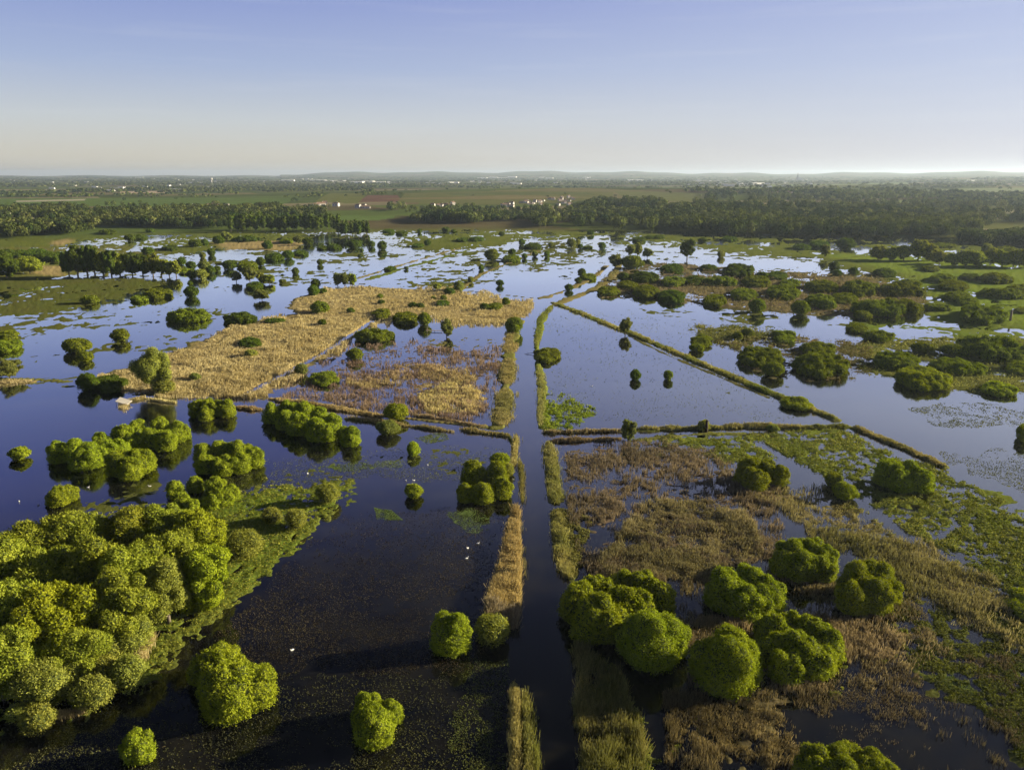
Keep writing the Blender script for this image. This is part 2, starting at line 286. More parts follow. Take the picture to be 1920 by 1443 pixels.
# wet-vegetation areas: (pixel polygon, coverage, relief, soft edge m, base noise wavelength m, colour a, colour b)
G1 = (0.085, 0.11, 0.018); G2 = (0.14, 0.155, 0.03); OL = (0.10, 0.095, 0.030); OL2 = (0.16, 0.145, 0.05)
TAN = (0.24, 0.185, 0.08); TAN2 = (0.36, 0.285, 0.13); BR = (0.085, 0.062, 0.045); BR2 = (0.16, 0.12, 0.08)
MG = (0.11, 0.17, 0.02); MG2 = (0.18, 0.22, 0.035); PG = (0.12, 0.17, 0.05)
GOLD = [(180,712),(260,683),(330,660),(470,605),(560,588),(545,578),(548,566),(585,550),(620,543),(700,538),(830,545),(900,555),(1000,567),(985,590),(955,603),(900,607),(850,604),(800,592),(770,600),(700,592),(694,612),(640,650),(560,702),(500,748),(380,745),(330,742),(250,738),(190,728)]
AREAS = [
 ([(-200,440),(430,436),(560,420),(700,412),(1000,424),(1400,446),(1640,452),(2000,470),(2300,500),(2300,640),(2000,640),(1900,622),(1790,606),(1735,560),(1700,522),(1600,500),(1500,484),(1300,462),(1000,450),(860,474),(760,452),(690,440),(560,446),(380,470),(240,462),(-200,470)], 0.66, 0.3, 30, 90, G1, G2),
 ([(1560,478),(2400,478),(2400,640),(1960,640),(1880,612),(1790,600),(1740,560),(1700,520),(1610,500)], 0.93, 0.3, 14, 60, MG, MG2),
 ([(1560,600),(1700,606),(1900,612),(2100,640),(2200,720),(1920,700),(1800,650),(1650,628)], 0.62, 0.25, 12, 30, MG, G2),
 ([(-200,462),(240,462),(340,486),(330,522),(-200,530)], 0.6, 0.3, 14, 60, G1, OL2),
 ([(-200,524),(200,522),(340,520),(330,545),(240,560),(160,590),(-200,610)], 0.68, 0.2, 14, 45, OL, G1),
 ([(340,560),(430,560),(440,600),(180,620),(0,640),(-200,640),(-200,590),(170,590)], 0.36, 0.15, 10, 25, OL, G1),
 ([(380,466),(600,470),(860,470),(1000,452),(1160,440),(1160,490),(1010,520),(870,545),(640,530),(420,540),(340,520)], 0.40, 0.2, 12, 40, G1, OL),
 ([(395,456),(500,452),(575,455),(540,470),(420,468)], 0.95, 0.3, 6, 60, TAN, TAN2),
 ([(60,498),(130,500),(120,518),(72,516)], 0.9, 0.3, 5, 60, TAN, TAN2),
 ([(90,455),(130,445),(140,452),(110,462)], 0.9, 0.3, 5, 60, TAN, TAN2),
 (GOLD, 1.0, 0.35, 3.0, 40, TAN, TAN2),
 ([(560,702),(650,645),(740,636),(800,655),(940,650),(930,745),(905,790),(700,776),(640,765),(505,748)], 0.22, 0.25, 4, 7, BR, BR2),
 ([(780,725),(840,715),(900,735),(890,768),(800,768)], 0.62, 0.3, 3, 6, TAN, TAN2),
 ([(1120,508),(1240,492),(1440,506),(1640,520),(1735,555),(1740,585),(1680,600),(1500,592),(1290,575),(1130,558)], 0.66, 0.4, 5, 26, OL, BR2),
 ([(1240,605),(1420,610),(1500,622),(1500,650),(1400,660),(1290,658),(1250,640)], 0.68, 0.3, 4, 14, OL, G2),
 ([(1340,640),(1500,632),(1620,640),(1640,690),(1600,720),(1480,715),(1380,690)], 0.46, 0.25, 4, 9, OL, BR2),
 ([(1600,640),(1740,634),(2100,640),(2200,740),(1980,748),(1830,738),(1700,722),(1610,690)], 0.66, 0.35, 5, 16, OL, G2),
 ([(1700,765),(1800,755),(1920,766),(1930,800),(1800,802),(1740,792)], 0.12, 0.12, 5, 5, G1, OL),
 ([(1760,850),(1920,838),(2000,870),(1980,960),(1860,900),(1780,870)], 0.12, 0.12, 5, 4, G1, OL2),
 ([(1200,560),(1480,590),(1600,604),(1500,625),(1300,605),(1120,590)], 0.30, 0.12, 6, 14, G1, OL),
 ([(1060,570),(1280,600),(1500,760),(1490,790),(1060,790),(1020,640)], -0.1, 0.1, 6, 9, G1, OL),
 ([(1018,738),(1060,735),(1110,760),(1125,772),(1075,808),(1018,812)], 0.55, 0.3, 2, 3.5, MG, MG2),
 ([(1170,822),(1600,806),(1700,850),(1800,893),(1900,945),(2100,1010),(2100,1250),(1900,1150),(1780,1050),(1640,985),(1560,935),(1480,870),(1380,880),(1200,845)], 0.68, 0.42, 4, 5, G1, MG2),
 ([(1040,835),(1190,825),(1340,840),(1420,900),(1450,1000),(1440,1050),(1260,1095),(1120,1085),(1060,990)], 0.30, 0.3, 4, 5, BR, BR2),
 ([(1400,925),(1560,915),(1650,970),(1860,1080),(1980,1240),(1750,1150),(1620,1040),(1460,960)], 0.48, 0.35, 4, 5, BR2, OL2),
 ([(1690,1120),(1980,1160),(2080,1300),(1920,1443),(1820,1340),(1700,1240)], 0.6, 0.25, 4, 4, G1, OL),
 ([(1280,1320),(1480,1290),(1500,1400),(1440,1500),(1250,1500)], 0.48, 0.3, 3, 3.5, BR, OL2),
 ([(1540,1150),(1640,1150),(1720,1190),(1680,1240),(1600,1290),(1540,1330),(1490,1270)], 0.42, 0.25, 2.5, 3, OL, G1),
 ([(1080,1215),(1140,1240),(1200,1330),(1240,1500),(1090,1500)], 0.60, 0.35, 2, 3, OL, G2),
 ([(1030,945),(1110,965),(1105,1060),(1075,1095),(1035,1050)], 0.72, 0.35, 2, 3, OL, G2),
 ([(-300,1040),(120,985),(250,955),(440,905),(540,880),(670,885),(650,960),(570,1040),(480,1120),(330,1225),(280,1340),(100,1390),(-300,1500)], 0.80, 0.42, 4, 5, G2, MG),
 ([(420,860),(660,850),(850,835),(960,850),(960,900),(660,900),(430,930)], 0.24, 0.1, 5, 3, OL, G1),
 ([(640,960),(960,950),(940,1130),(900,1260),(560,1260),(330,1300),(480,1120),(570,1040)], -0.3, 0.1, 4, 1.6, BR, OL),
 ([(60,1400),(340,1290),(560,1260),(930,1260),(950,1500),(-100,1500)], -0.3, 0.1, 4, 1.8, BR, OL),
 ([(880,1230),(950,1240),(955,1500),(850,1500),(840,1350)], -0.3, 0.2, 2, 2, G1, OL),
 ([(838,962),(880,952),(918,968),(915,990),(890,1000),(850,985)], 0.25, 0.08, 1.5, 2.5, PG, PG),
 ([(700,950),(735,955),(755,975),(705,975)], 0.25, 0.08, 1.5, 2.5, PG, PG),
 ([(590,874),(700,862),(760,866),(750,874),(640,884)], 0.25, 0.08, 1.5, 2.5, PG, PG),
 ([(775,820),(830,812),(842,822),(800,832)], 0.25, 0.08, 1.5, 2.5, PG, PG),
 ([(1755,1266),(1790,1262),(1830,1290),(1825,1304),(1780,1290)], 0.25, 0.08, 1.5, 2.5, PG, PG),
 ([(780,636),(850,632),(938,634),(935,655),(800,650)], 0.36, 0.1, 2, 3, OL, OL2),
 ([(250,905),(420,890),(440,905),(300,930),(150,985),(100,1000),(140,950)], 0.34, 0.1, 3, 3, OL, G1),
]
# dykes and strips: (pixel polyline, half-width m, height, col a, col b)
DY = [
 ([(-60,708),(60,712),(145,716),(190,722)], 1.2, 0.4, G2, OL2),
 ([(-60,722),(60,716)], 2.0, 0.5, TAN, TAN2),
 ([(150,732),(240,738),(300,742),(380,757),(490,770),(600,782),(720,793),(850,809)], 0.8, 0.3, OL, OL2),
 ([(240,752),(275,747)], 1.2, 0.3, OL, TAN),
 ([(500,748),(600,762),(720,780),(905,799)], 1.1, 0.5, TAN, OL2),
 ([(862,806),(955,818),(968,860),(962,885)], 0.8, 0.4, OL, G2),
 ([(1018,812),(1170,808)], 0.7, 0.3, OL2, TAN), ([(1030,826),(1165,822)], 0.8, 0.3, OL, OL2),
 ([(1190,807),(1290,803),(1400,800),(1500,803),(1590,800)], 1.0, 0.5, OL2, G2),
 ([(1190,825),(1330,812),(1420,815)], 1.2, 0.4, G2, OL2),
 ([(1035,567),(1100,592),(1160,618),(1230,645),(1300,672),(1370,703),(1430,728),(1500,758),(1570,788)], 1.32, 0.45, G2, OL2),
 ([(1180,630),(1240,660),(1300,686),(1370,715),(1440,745)], 0.7, 0.25, OL, OL2),
 ([(1600,803),(1640,818),(1700,843),(1770,875)], 1.0, 0.5, OL2, G2),
 ([(760,540),(880,546),(1010,560),(1035,562)], 1.0, 0.4, OL, OL2),
 ([(390,517),(500,524),(620,530),(880,540)], 1.0, 0.3, BR, OL),
 ([(670,522),(740,500),(800,483),(860,466)], 1.8, 0.5, TAN2, OL2), ([(690,524),(760,502),(820,486),(880,469)], 3, 0.3, G2, MG),
 ([(860,545),(900,515),(960,490),(1010,470)], 1.6, 0.5, OL2, TAN), ([(1010,474),(1090,478),(1160,484)], 1.4, 0.4, G1, OL),
 ([(1200,470),(1280,474),(1390,480),(1500,486),(1560,488),(1640,478)], 2.6, 0.4, G1, G2),
 ([(1012,560),(1030,555),(1058,545),(1092,531),(1118,516),(1138,499)], 2.4, 0.5, OL2, TAN),
 ([(1045,573),(1066,560),(1108,546),(1138,529),(1156,508),(1160,496)], 2.6, 0.5, G2, TAN),
 ([(1020,590),(1012,615),(1006,650),(1010,690),(1018,730),(1018,800)], 1.3, 0.5, G2, MG2),
 ([(975,600),(965,625),(955,650),(950,700),(944,760),(935,800)], 2.2, 0.6, OL2, G2),
 ([(1026,830),(1034,880),(1040,940)], 1.6, 0.5, G2, OL2),
 ([(0,445),(250,430),(440,428)], 6, 0.6, G1, MG),
]
AREAW = [(poly_w(a[0]),)+a[1:] for a in AREAS]
DYW = [(poly_w(a[0]),)+a[1:] for a in DY]
CANAL = poly_w([(1056,1700),(1051,1443),(1022,1200),(1008,1000),(1002,900),(991,800),(990,700),(984,640),(995,600),(1014,570),(1060,551),(1098,537),(1127,520),(1147,500)])
DITCH = [poly_w([(705,598),(600,665),(455,742)]), poly_w([(735,612),(640,672),(520,745)]), poly_w([(1420,830),(1540,900),(1640,960),(1700,1010)])]
def cover(x, y):
    """height above the water of marsh vegetation and its colour"""
    n_big = fbm(x, y, 1.0*60, 3, 21)
    z = np.full(x.shape, -0.6); col = np.zeros(x.shape+(3,)); col[:] = OL
    d0 = np.hypot(x, y)
    # thin weed everywhere, streakier farther out
    base = -0.05+0.36*sstep(240, 620, d0)
    dens = base; amp = np.full(x.shape, 0.15)
    fine = fbm(x, y, 3.2, 4, 40, 0.6)
    mid = fbm(x, y, 16, 3, 50)
    wide = fbm(x, y, 70, 4, 60)
    cn = fbm(x, y, 9, 4, 70, 0.65)[..., None]
    tot = 0.36*wide+0.26*mid+0.38*fine
    ca = np.zeros(x.shape+(3,)); ca[:] = np.array(OL)*(1-cn)+np.array(G1)*cn
    nz = tot.copy()
    for P, dn, am, ed, wl, A, B in AREAW:
        x0, y0 = P.min(0)-ed*2; x1, y1 = P.max(0)+ed*2
        s = (x > x0) & (x < x1) & (y > y0) & (y < y1)
        if not s.any(): continue
        xs, ys = x[s], y[s]
        sd = sdist(P, xs, ys)+(fbm(xs, ys, ed*3, 3, 80)-0.5)*ed*2.2
        w = sstep(-ed, ed, sd)
        if wl <= 8: nn = 0.36*fbm(xs, ys, wl*0.7, 3, 90, 0.65)+0.24*fbm(xs, ys, wl*5, 2, 95)+0.40*fbm(xs, ys, 1.1, 2, 97)
        else: nn = 0.34*fbm(xs, ys, wl, 3, 90)+0.28*fbm(xs, ys, wl/4.5, 3, 95)+0.38*fine[s]
        dens[s] = dens[s]*(1-w)+dn*w; amp[s] = amp[s]*(1-w)+am*w; nz[s] = nz[s]*(1-w)+nn*w
        c = np.array(A)*(1-cn[s])+np.array(B)*cn[s]
        ca[s] = ca[s]*(1-w[:, None])+c*w[:, None]
    # threshold: noise is roughly normal about 0.5
    thr = 0.5+0.36*(0.5-dens)+np.where(dens > 0.97, -1, 0)
    z = np.clip((nz-thr)*9, -1, 1)*amp*(0.1+1.8*fbm(x, y, 1.3, 2, 41))*(0.35+0.65*sstep(180, 420, d0))
    for P, hw, hh, A, B in DYW:
        x0, y0 = P.min(0)-hw*4; x1, y1 = P.max(0)+hw*4
        s = (x > x0) & (x < x1) & (y > y0) & (y < y1)
        if not s.any(): continue
        xs, ys = x[s], y[s]
        dd = ldist(P, xs, ys)+(fbm(xs, ys, 7, 4, 33, 0.65)-0.5)*hw*2.6
        w = 1-sstep(hw*0.55, hw*1.15, dd)
        if hw < 1.3: w = w*(0.25+0.75*sstep(0.34, 0.46, fbm(xs, ys, 16, 3, 34)))
        c = np.array(A)*(1-cn[s])+np.array(B)*cn[s]
        z[s] = np.maximum(z[s], -0.3+(0.3+hh*(0.25+0.6*fine[s]))*w)
        ca[s] = ca[s]*(1-w[:, None])+c*w[:, None]
    cd = ldist(CANAL, x, y)
    cw = 2.3+0.5*(mid-0.5)+0.0*d0
    z = np.where(cd < cw, -0.5, z)
    for P in DITCH:
        dd = ldist(P, x, y); z = np.where(dd < 0.8+0.8*mid, -0.3, z)
    return z, ca
PAL = np.array([(0.075,0.10,0.02),(0.10,0.13,0.03),(0.13,0.14,0.04),(0.06,0.08,0.02),(0.17,0.15,0.07),(0.08,0.11,0.03),(0.12,0.10,0.05),(0.10,0.14,0.035),(0.22,0.19,0.11)])
FIELDS = [([(668,379),(690,366),(745,366),(757,378)], (0.12,0.065,0.045)), ([(755,383),(770,374),(815,373),(812,383)], (0.13,0.075,0.05)),
 ([(745,378),(760,362),(960,358),(1150,360),(1150,372),(980,384),(820,384)], (0.105,0.11,0.032)), ([(700,373),(960,366),(1120,370),(960,374)], (0.15,0.125,0.05)), ([(830,362),(1100,361),(1120,364),(850,366)], (0.085,0.10,0.03)), ([(590,378),(620,362),(690,362),(670,382)], (0.11,0.12,0.03)),
 ([(1150,358),(1330,362),(1320,380),(1200,378)], (0.11,0.12,0.04)), ([(1420,392),(1560,388),(1570,393),(1430,397)], (0.2,0.22,0.08)), ([(1600,378),(1760,373),(1770,379),(1610,384)], (0.17,0.20,0.08)), ([(1780,394),(2000,391),(2000,399),(1790,401)], (0.26,0.24,0.14)), ([(1300,352),(1500,350),(1500,354),(1310,357)], (0.15,0.18,0.07)), ([(1440,346),(1700,342),(1720,347),(1450,350)], (0.15,0.19,0.07)), ([(1700,356),(1980,352),(1980,360),(1720,363)], (0.17,0.20,0.09)), ([(1835,430),(2000,430),(2000,442),(1835,440)], (0.33,0.28,0.18)),
 ([(0,384),(0,372),(300,371),(560,372),(520,386),(300,388)], (0.085,0.13,0.03)), ([(30,376),(160,373),(160,376),(30,379)], (0.30,0.28,0.2)),
 ([(225,359),(310,358),(310,362),(225,363)], (0.36,0.28,0.2)), ([(330,394),(355,388),(362,381),(366,381),(350,392)], (0.4,0.4,0.36)),
 ([(540,408),(640,404),(760,406),(700,414),(560,414)], (0.10,0.15,0.04)), ([(800,410),(900,402),(930,408),(880,416)], (0.10,0.14,0.035))]
FIELDW = []
for P, c in FIELDS:
    P = np.array(P, float); x, y, z = at3(P[:, 0], P[:, 1]); FIELDW.append((np.stack([x, y], 1), np.array(c)))
NA, NR = 1450, 1050
azs = np.radians(np.linspace(-47, 47, NA))
dep = np.concatenate([np.linspace(50, 2.0, 800), np.linspace(2.0, 0.17, NR-800+1)[1:]])
rad = HC/np.tan(np.radians(dep))
A_, R_ = np.meshgrid(azs, rad)
X = R_*np.tan(A_)/np.sqrt(1+np.tan(A_)**2); Y = R_*np.cos(A_)
near = R_ < 1150
Z = far_rise(X, Y); COL = np.zeros(X.shape+(3,))
zc, cc = cover(X[near], Y[near])
w = sstep(840, 960, R_[near]+60*(fbm(X[near], Y[near], 60, 3, 3)-0.5))
# far patchwork of fields
xr = X*0.88+Y*0.47; yr = -X*0.47+Y*0.88
xr = xr+60*fbm(X, Y, 500, 2, 7); 
cell_y = np.floor(yr/230+0.8*fbm(X, Y, 600, 2, 8)); cell_x = np.floor(xr/(330)+h_((cell_y+5000).astype(np.int64), 3)*7)
ci_ = (h_(((cell_x+4000)*9973+cell_y+4000).astype(np.int64), 11)*len(PAL)).astype(int) % len(PAL)
COL = PAL[ci_]*(0.75+0.5*fbm(X, Y, 40, 3, 12))[..., None]
COL *= 0.8
for P, c in FIELDW:
    x0, y0 = P.min(0); x1, y1 = P.max(0)
    s = (X > x0) & (X < x1) & (Y > y0) & (Y < y1)
    if s.any():
        ins = sdist(P, X[s], Y[s]) > 0
        cs = COL[s]; cs[ins] = c*(0.8+0.4*fbm(X[s][ins], Y[s][ins], 25, 3, 13))[:, None]; COL[s] = cs
Z[near] = zc*(1-w)+Z[near]*w
COL[near] = cc*(1-w[:, None])+COL[near]*w[:, None]
idx = np.arange(NR*NA).reshape(NR, NA)
Fq = np.stack([idx[:-1, :-1], idx[:-1, 1:], idx[1:, 1:], idx[1:, :-1]], -1).reshape(-1, 4)
V = np.stack([X, Y, Z], -1).reshape(-1, 3)
zz = Z.reshape(-1); keep = (zz[Fq].max(1) > -0.05)
Fk = Fq[keep]; used = np.unique(Fk); remap = np.full(len(V), -1, np.int64); remap[used] = np.arange(len(used))
me = build_mesh('meadow', V[used], remap[Fk], [M['ground']], col=COL.reshape(-1, 3)[used], smooth=True)
link('meadow', me, kind='structure')
# water sheet and bed
def disc(name, r, z, mat, n=96, x=0, y=0):
    b = MB(); b.add([(x+r*math.cos(2*math.pi*i/n), y+r*math.sin(2*math.pi*i/n), z) for i in range(n)], [tuple(range(n))]); return link(name, b.mesh(name, [mat]), kind='structure')
disc('water', 1150, 0.0, M['water'])
bedm = plain('soil', (0.07, 0.075, 0.035), 0.95, 0.01, 0.4)
disc('ground', 24000, -1.6, bedm)

# ------------------------------------------------------------------ foliage builders
def diamonds(P, N, T, L, Wd):
    B = np.cross(N, T); B /= np.linalg.norm(B, axis=1, keepdims=True)+1e-9
    T = np.cross(B, N); T /= np.linalg.norm(T, axis=1, keepdims=True)+1e-9
    L = L[:, None]*0.5; Wd = Wd[:, None]*0.5
    V = np.stack([P-T*L, P+B*Wd, P+T*L, P-B*Wd], 1).reshape(-1, 3)
    return V, np.arange(len(V)).reshape(-1, 4)
def rdir(rng, n):
    v = rng.normal(size=(n, 3)); return v/np.linalg.norm(v, axis=1, keepdims=True)
ICO = None
def core_ball(c, r, rng):
    nu, nv = 9, 6; vs = []; 
    for j in range(nv+1):
        t = -math.pi/2+math.pi*j/nv
        for i in range(nu):
            q = 2*math.pi*i/nu; k = 1+rng.uniform(-0.06, 0.06)
            vs.append((c[0]+r[0]*math.cos(t)*math.cos(q)*k, c[1]+r[1]*math.cos(t)*math.sin(q)*k, max(-0.05, c[2]+r[2]*math.sin(t)*k)))
    fs = [(j*nu+i, j*nu+(i+1) % nu, (j+1)*nu+(i+1) % nu, (j+1)*nu+i) for j in range(nv) for i in range(nu)]
    return np.array(vs), np.array(fs)
def leafy(lobes, s, rng, cov=2.0, spray=0.5, zmin=0.05, core=True, cap=45000, loose=0.0):
    """leaf clusters over the union of ellipsoid lobes (cx,cy,cz,rx,ry,rz)"""
    Lb = np.array(lobes, float); PV = []; PN = []
    areas = 4*math.pi*((Lb[:, 3]*Lb[:, 4])**1.6/3+(Lb[:, 3]*Lb[:, 5])**1.6/3+(Lb[:, 4]*Lb[:, 5])**1.6/3)**(1/1.6)
    tot = areas.sum()*cov/(s*s); k = min(1.0, cap/tot); s = s/math.sqrt(k) if k < 1 else s
    for i, l in enumerate(Lb):
        n = max(6, int(areas[i]*cov/(s*s))); d = rdir(rng, n)
        d = d[d[:, 2] > -0.85]
        dep_ = 1-np.abs(rng.normal(0, 0.07+loose, len(d)))+rng.uniform(0, 0.06+loose*1.6, len(d))+np.where(rng.random(len(d)) < 0.2, rng.uniform(0, 0.2, len(d)), 0)
        p = l[:3]+d*l[3:]*dep_[:, None]
        wv = np.sin(p[:, 0]*4.1+1.3*i)*np.sin(p[:, 1]*3.7+i)+np.sin(p[:, 2]*5.3+p[:, 0]*2.9)*0.7+0.5*np.sin(p[:, 1]*9.1+p[:, 2]*7.7)*np.sin(p[:, 0]*8.3)
        p = p+d*(wv*min(0.16, 0.07*float(l[3:].mean())))[:, None]
        ok = p[:, 2] > zmin
        for j, m in enumerate(Lb):
            if j == i: continue
            q = (p-m[:3])/m[3:]; ok &= (q*q).sum(1) > (0.45 if loose > 0.1 else 0.80)
        PV.append(p[ok]); nn = d[ok]/l[3:]; PN.append(nn/np.linalg.norm(nn, axis=1, keepdims=True))
    P = np.concatenate(PV); N = np.concatenate(PN); n = len(P)
    R = rdir(rng, n); sp = rng.random(n) < spray
    up = np.array([0, 0, 1.0])
    T = np.where(sp[:, None], N+0.45*R+0.5*up, np.cross(N, R)+0.3*up)
    NN = np.where(sp[:, None], np.cross(N, R)+N*0.35+0.15*R, N+0.5*R+0.15*up)
    sz = s*rng.uniform(0.7, 1.35, n)
    V, Fc = diamonds(P, NN, T, np.where(sp, sz*1.9, sz*1.35), np.where(sp, sz*0.62, sz*0.95))
    mi = np.zeros(len(Fc), int)
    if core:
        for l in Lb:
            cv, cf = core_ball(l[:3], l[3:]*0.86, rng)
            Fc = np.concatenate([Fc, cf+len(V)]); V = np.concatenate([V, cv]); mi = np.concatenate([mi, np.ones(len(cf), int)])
    return V, Fc, mi
def solve(box, H=None, minr=0.35, maxr=0.95):
    x0, y0, x1, y1 = box; xc = (x0+x1)/2
    gx, gy = gnd(xc, y1); g = math.hypot(gx, gy); sl = math.hypot(g, HC)
    dp = math.atan2(HC, g); s, c = math.sin(dp), math.cos(dp)
    Wd = (x1-x0)*sl/F*0.98; E = (y1-y0)*sl/F
    a = Wd/2; q = E*E-2*E*a*s; b = math.sqrt(q)/c if q > 0 else 0
    lo, hi = minr*Wd, maxr*Wd
    if H: lo = hi = H
    if not (lo <= b <= hi):
        b = min(max(b, lo), hi); a = (E*E-b*b*c*c)/(2*E*s); a = min(max(a, 0.28*Wd), 1.3*Wd)
    g2 = g+a; cx_, cy_ = gx/g*g2, gy/g*g2
    return cx_, cy_, Wd*(g2/g if 0 else 1), 2*a, b, sl, math.atan2(gx, gy)
def dome_lobes(Wd, D, H, rng):
    L = [(0, 0, 0.42*H, 0.40*Wd, 0.40*D, 0.50*H)]
    n = 9+int(rng.integers(0, 4))
    for i in range(n):
        q = 2.4*i+rng.uniform(-.3, .3); e = math.asin(min(0.96, (i+0.5)/n)); r = rng.uniform(0.17, 0.25)
        L.append((math.cos(q)*math.cos(e)*0.30*Wd, math.sin(q)*math.cos(e)*0.30*D, 0.38*H+0.40*H*math.sin(e), r*Wd, r*D, max(r*H*0.9, r*Wd*0.7)))
    L2 = []
    for l in L:
        t = l[2]+l[5]; k = H/t if t > H else 1; L2.append((l[0], l[1], l[2]*k, l[3], l[4], l[5]*k))
    return L2
def thicket_lobes(Wd, D, H, rng, rl=None):
    rl = rl or max(0.11*min(Wd, 14), min(0.27*min(Wd, D), 1.8)); L = []; P = []
    for _ in range(400):
        q = rng.uniform(0, 6.283); rr = math.sqrt(rng.random())
        x = math.cos(q)*rr*(Wd/2-rl*0.9); y = math.sin(q)*rr*(D/2-rl*0.8)
        if all(math.hypot(x-a, y-b) > rl*1.05 for a, b in P): P.append((x, y)); 
        if len(P) > 46: break
    for x, y in P:
        ro = math.hypot(2*x/Wd, 2*y/D); r = rl*rng.uniform(0.8, 1.2); top = max(r*0.75, H*(1-0.5*ro*ro)*rng.uniform(0.6, 1.06))
        L.append((x, y, top*0.48, r*rng.uniform(.9, 1.15), r*rng.uniform(.9, 1.15), top*0.52))
        for k in range(2):
            q = rng.uniform(0, 6.28); L.append((x+math.cos(q)*r*.5, y+math.sin(q)*r*.5, top*0.74, r*.5, r*.5, min(r*.48, top*.25)))
    return L
def tree_lobes(Wd, D, H, rng, th=0.28, n=32):
    L = []
    for i in range(n):
        q = 2.4*i+rng.uniform(-.4, .4); f = (i+0.5)/n; e = math.asin(2*f-1)
        k = rng.uniform(0.40, 0.92); r = rng.uniform(0.09, 0.18)
        L.append((math.cos(q)*math.cos(e)*k*Wd/2*1.05, math.sin(q)*math.cos(e)*k*D/2*1.05, H*(th+(1-th)*(0.5+0.5*math.sin(e)*k*1.1)), r*Wd, r*D, r*H*(1-th)*1.0))
    L.append((0, 0, H*(th+0.5*(1-th)), 0.25*Wd, 0.25*D, 0.34*H*(1-th)))
    return L
MATK = {'w': 'willow', 'k': 'willow', 'd': 'dark', 'dk': 'dark', 'y': 'olive', 't': 'tree', 'p': 'pale', 'pt': 'pale', 'wt': 'willow', 'dt': 'dark', 'yt': 'olive'}
TC = [0]
def trunk_mb(H, Wd, lobes, rng, r=None):
    b = MB(); r = r or 0.028*H+0.04; n = 6
    pts = [(rng.uniform(-.03, .03)*H*i/n, rng.uniform(-.03, .03)*H*i/n, H*0.78*i/n-(0.15 if i == 0 else 0)) for i in range(n+1)]
    b.tube(pts, [r*(1-0.8*i/n) for i in range(n+1)], 7)
    ls = sorted(lobes, key=lambda l: l[2])
    for l in ls[:: max(1, len(ls)//8)]:
        i = min(n-1, max(1, int(l[2]/H/0.78*n*0.6))); a = np.array(pts[i]); e = np.array(l[:3]); mid = a*0.5+e*0.5+np.array([0, 0, -0.04*H])
        b.tube([a, mid, e], [r*0.4, r*0.26, r*0.1], 5)
    return b
def plant(name, box, kind, label, cat, group=None, H=None, rng=None, cov=None):
    TC[0] += 1; rng = np.random.default_rng(1000+TC[0])
    istree = kind in ('t', 'pt', 'wt', 'dt', 'yt')
    if istree: cx_, cy_, Wd, D, Hh, sl, a = solve(box, H, 0.5, 3.2)
    elif kind in ('k', 'dk'): cx_, cy_, Wd, D, Hh, sl, a = solve(box, H, 0.12, 0.28)
    else: cx_, cy_, Wd, D, Hh, sl, a = solve(box, H)
    if istree: D = min(D, Wd*1.1)
    s = max(0.16, 1.6*sl/F)
    if kind in ('k', 'dk'): L = thicket_lobes(Wd, D, Hh, rng)
    elif istree: L = tree_lobes(Wd, D, Hh, rng, th=0.14)
    else: L = dome_lobes(Wd, D, Hh, rng)
    loose = 0.16 if kind in ('y', 't', 'yt', 'pt') else 0.02
    V, Fc, mi = leafy(L, s, rng, cov or (1.5 if kind == 'y' else 2.0), 0.65 if kind == 'y' else 0.5, core=True, loose=loose)
    if istree:
        e = link(name, None, loc=(cx_, cy_, 0), rz=-a, label=label, cat=cat, group=group)
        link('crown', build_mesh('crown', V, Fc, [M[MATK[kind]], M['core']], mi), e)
        link('trunk', trunk_mb(Hh, Wd, L, rng).mesh('trunk', [M['bark']], True), e)
        return e
    return link(name, build_mesh(name, V, Fc, [M['mid' if kind in ('k', 'w') and box[3] < 735 else MATK[kind]], M['core']], mi), loc=(cx_, cy_, 0), rz=-a, label=label, cat=cat, group=group)
def hero(name, pts, kind, label, cat, group=None, zf=0.75):
    """clump of domes; each dome's outline in the photo fixes its place and size"""
    TC[0] += 1; rng = np.random.default_rng(1000+TC[0]); L = []
    gx, gy = gnd(pts[0][0], pts[0][1]); sl = math.hypot(math.hypot(gx, gy), HC)
    for (px, py, r) in pts:
        x, y = gnd(px, py); R = r*math.hypot(math.hypot(x, y), HC)/F
        for _ in range(3): cz = zf*R; x, y = gnd(px, py, cz); R = r*math.sqrt(x*x+y*y+(HC-cz)**2)/F
        L.append((x, y, cz*0.95, R*0.86, R*0.86, max(R*0.86, cz*0.9)))
        for k in range(9):
            q = rng.uniform(0, 6.28); e = rng.uniform(0.1, 1.4); rr = R*rng.uniform(0.26, 0.42); R1 = R*0.80
            L.append((x+math.cos(q)*math.cos(e)*R1, y+math.sin(q)*math.cos(e)*R1, cz+math.sin(e)*R1, rr, rr, rr))
        L.append((x, y, cz*0.45, R*0.92, R*0.92, cz*0.6))
    c = np.mean([l[:2] for l in L], 0); L = [(l[0]-c[0], l[1]-c[1])+l[2:] for l in L]
    s = max(0.13, 1.35*sl/F)
    V, Fc, mi = leafy(L, s, rng, 2.0, 0.55, cap=90000)
    return link(name, build_mesh(name, V, Fc, [M[MATK[kind]], M['core']], mi), loc=(c[0], c[1], 0), label=label, cat=cat, group=group)

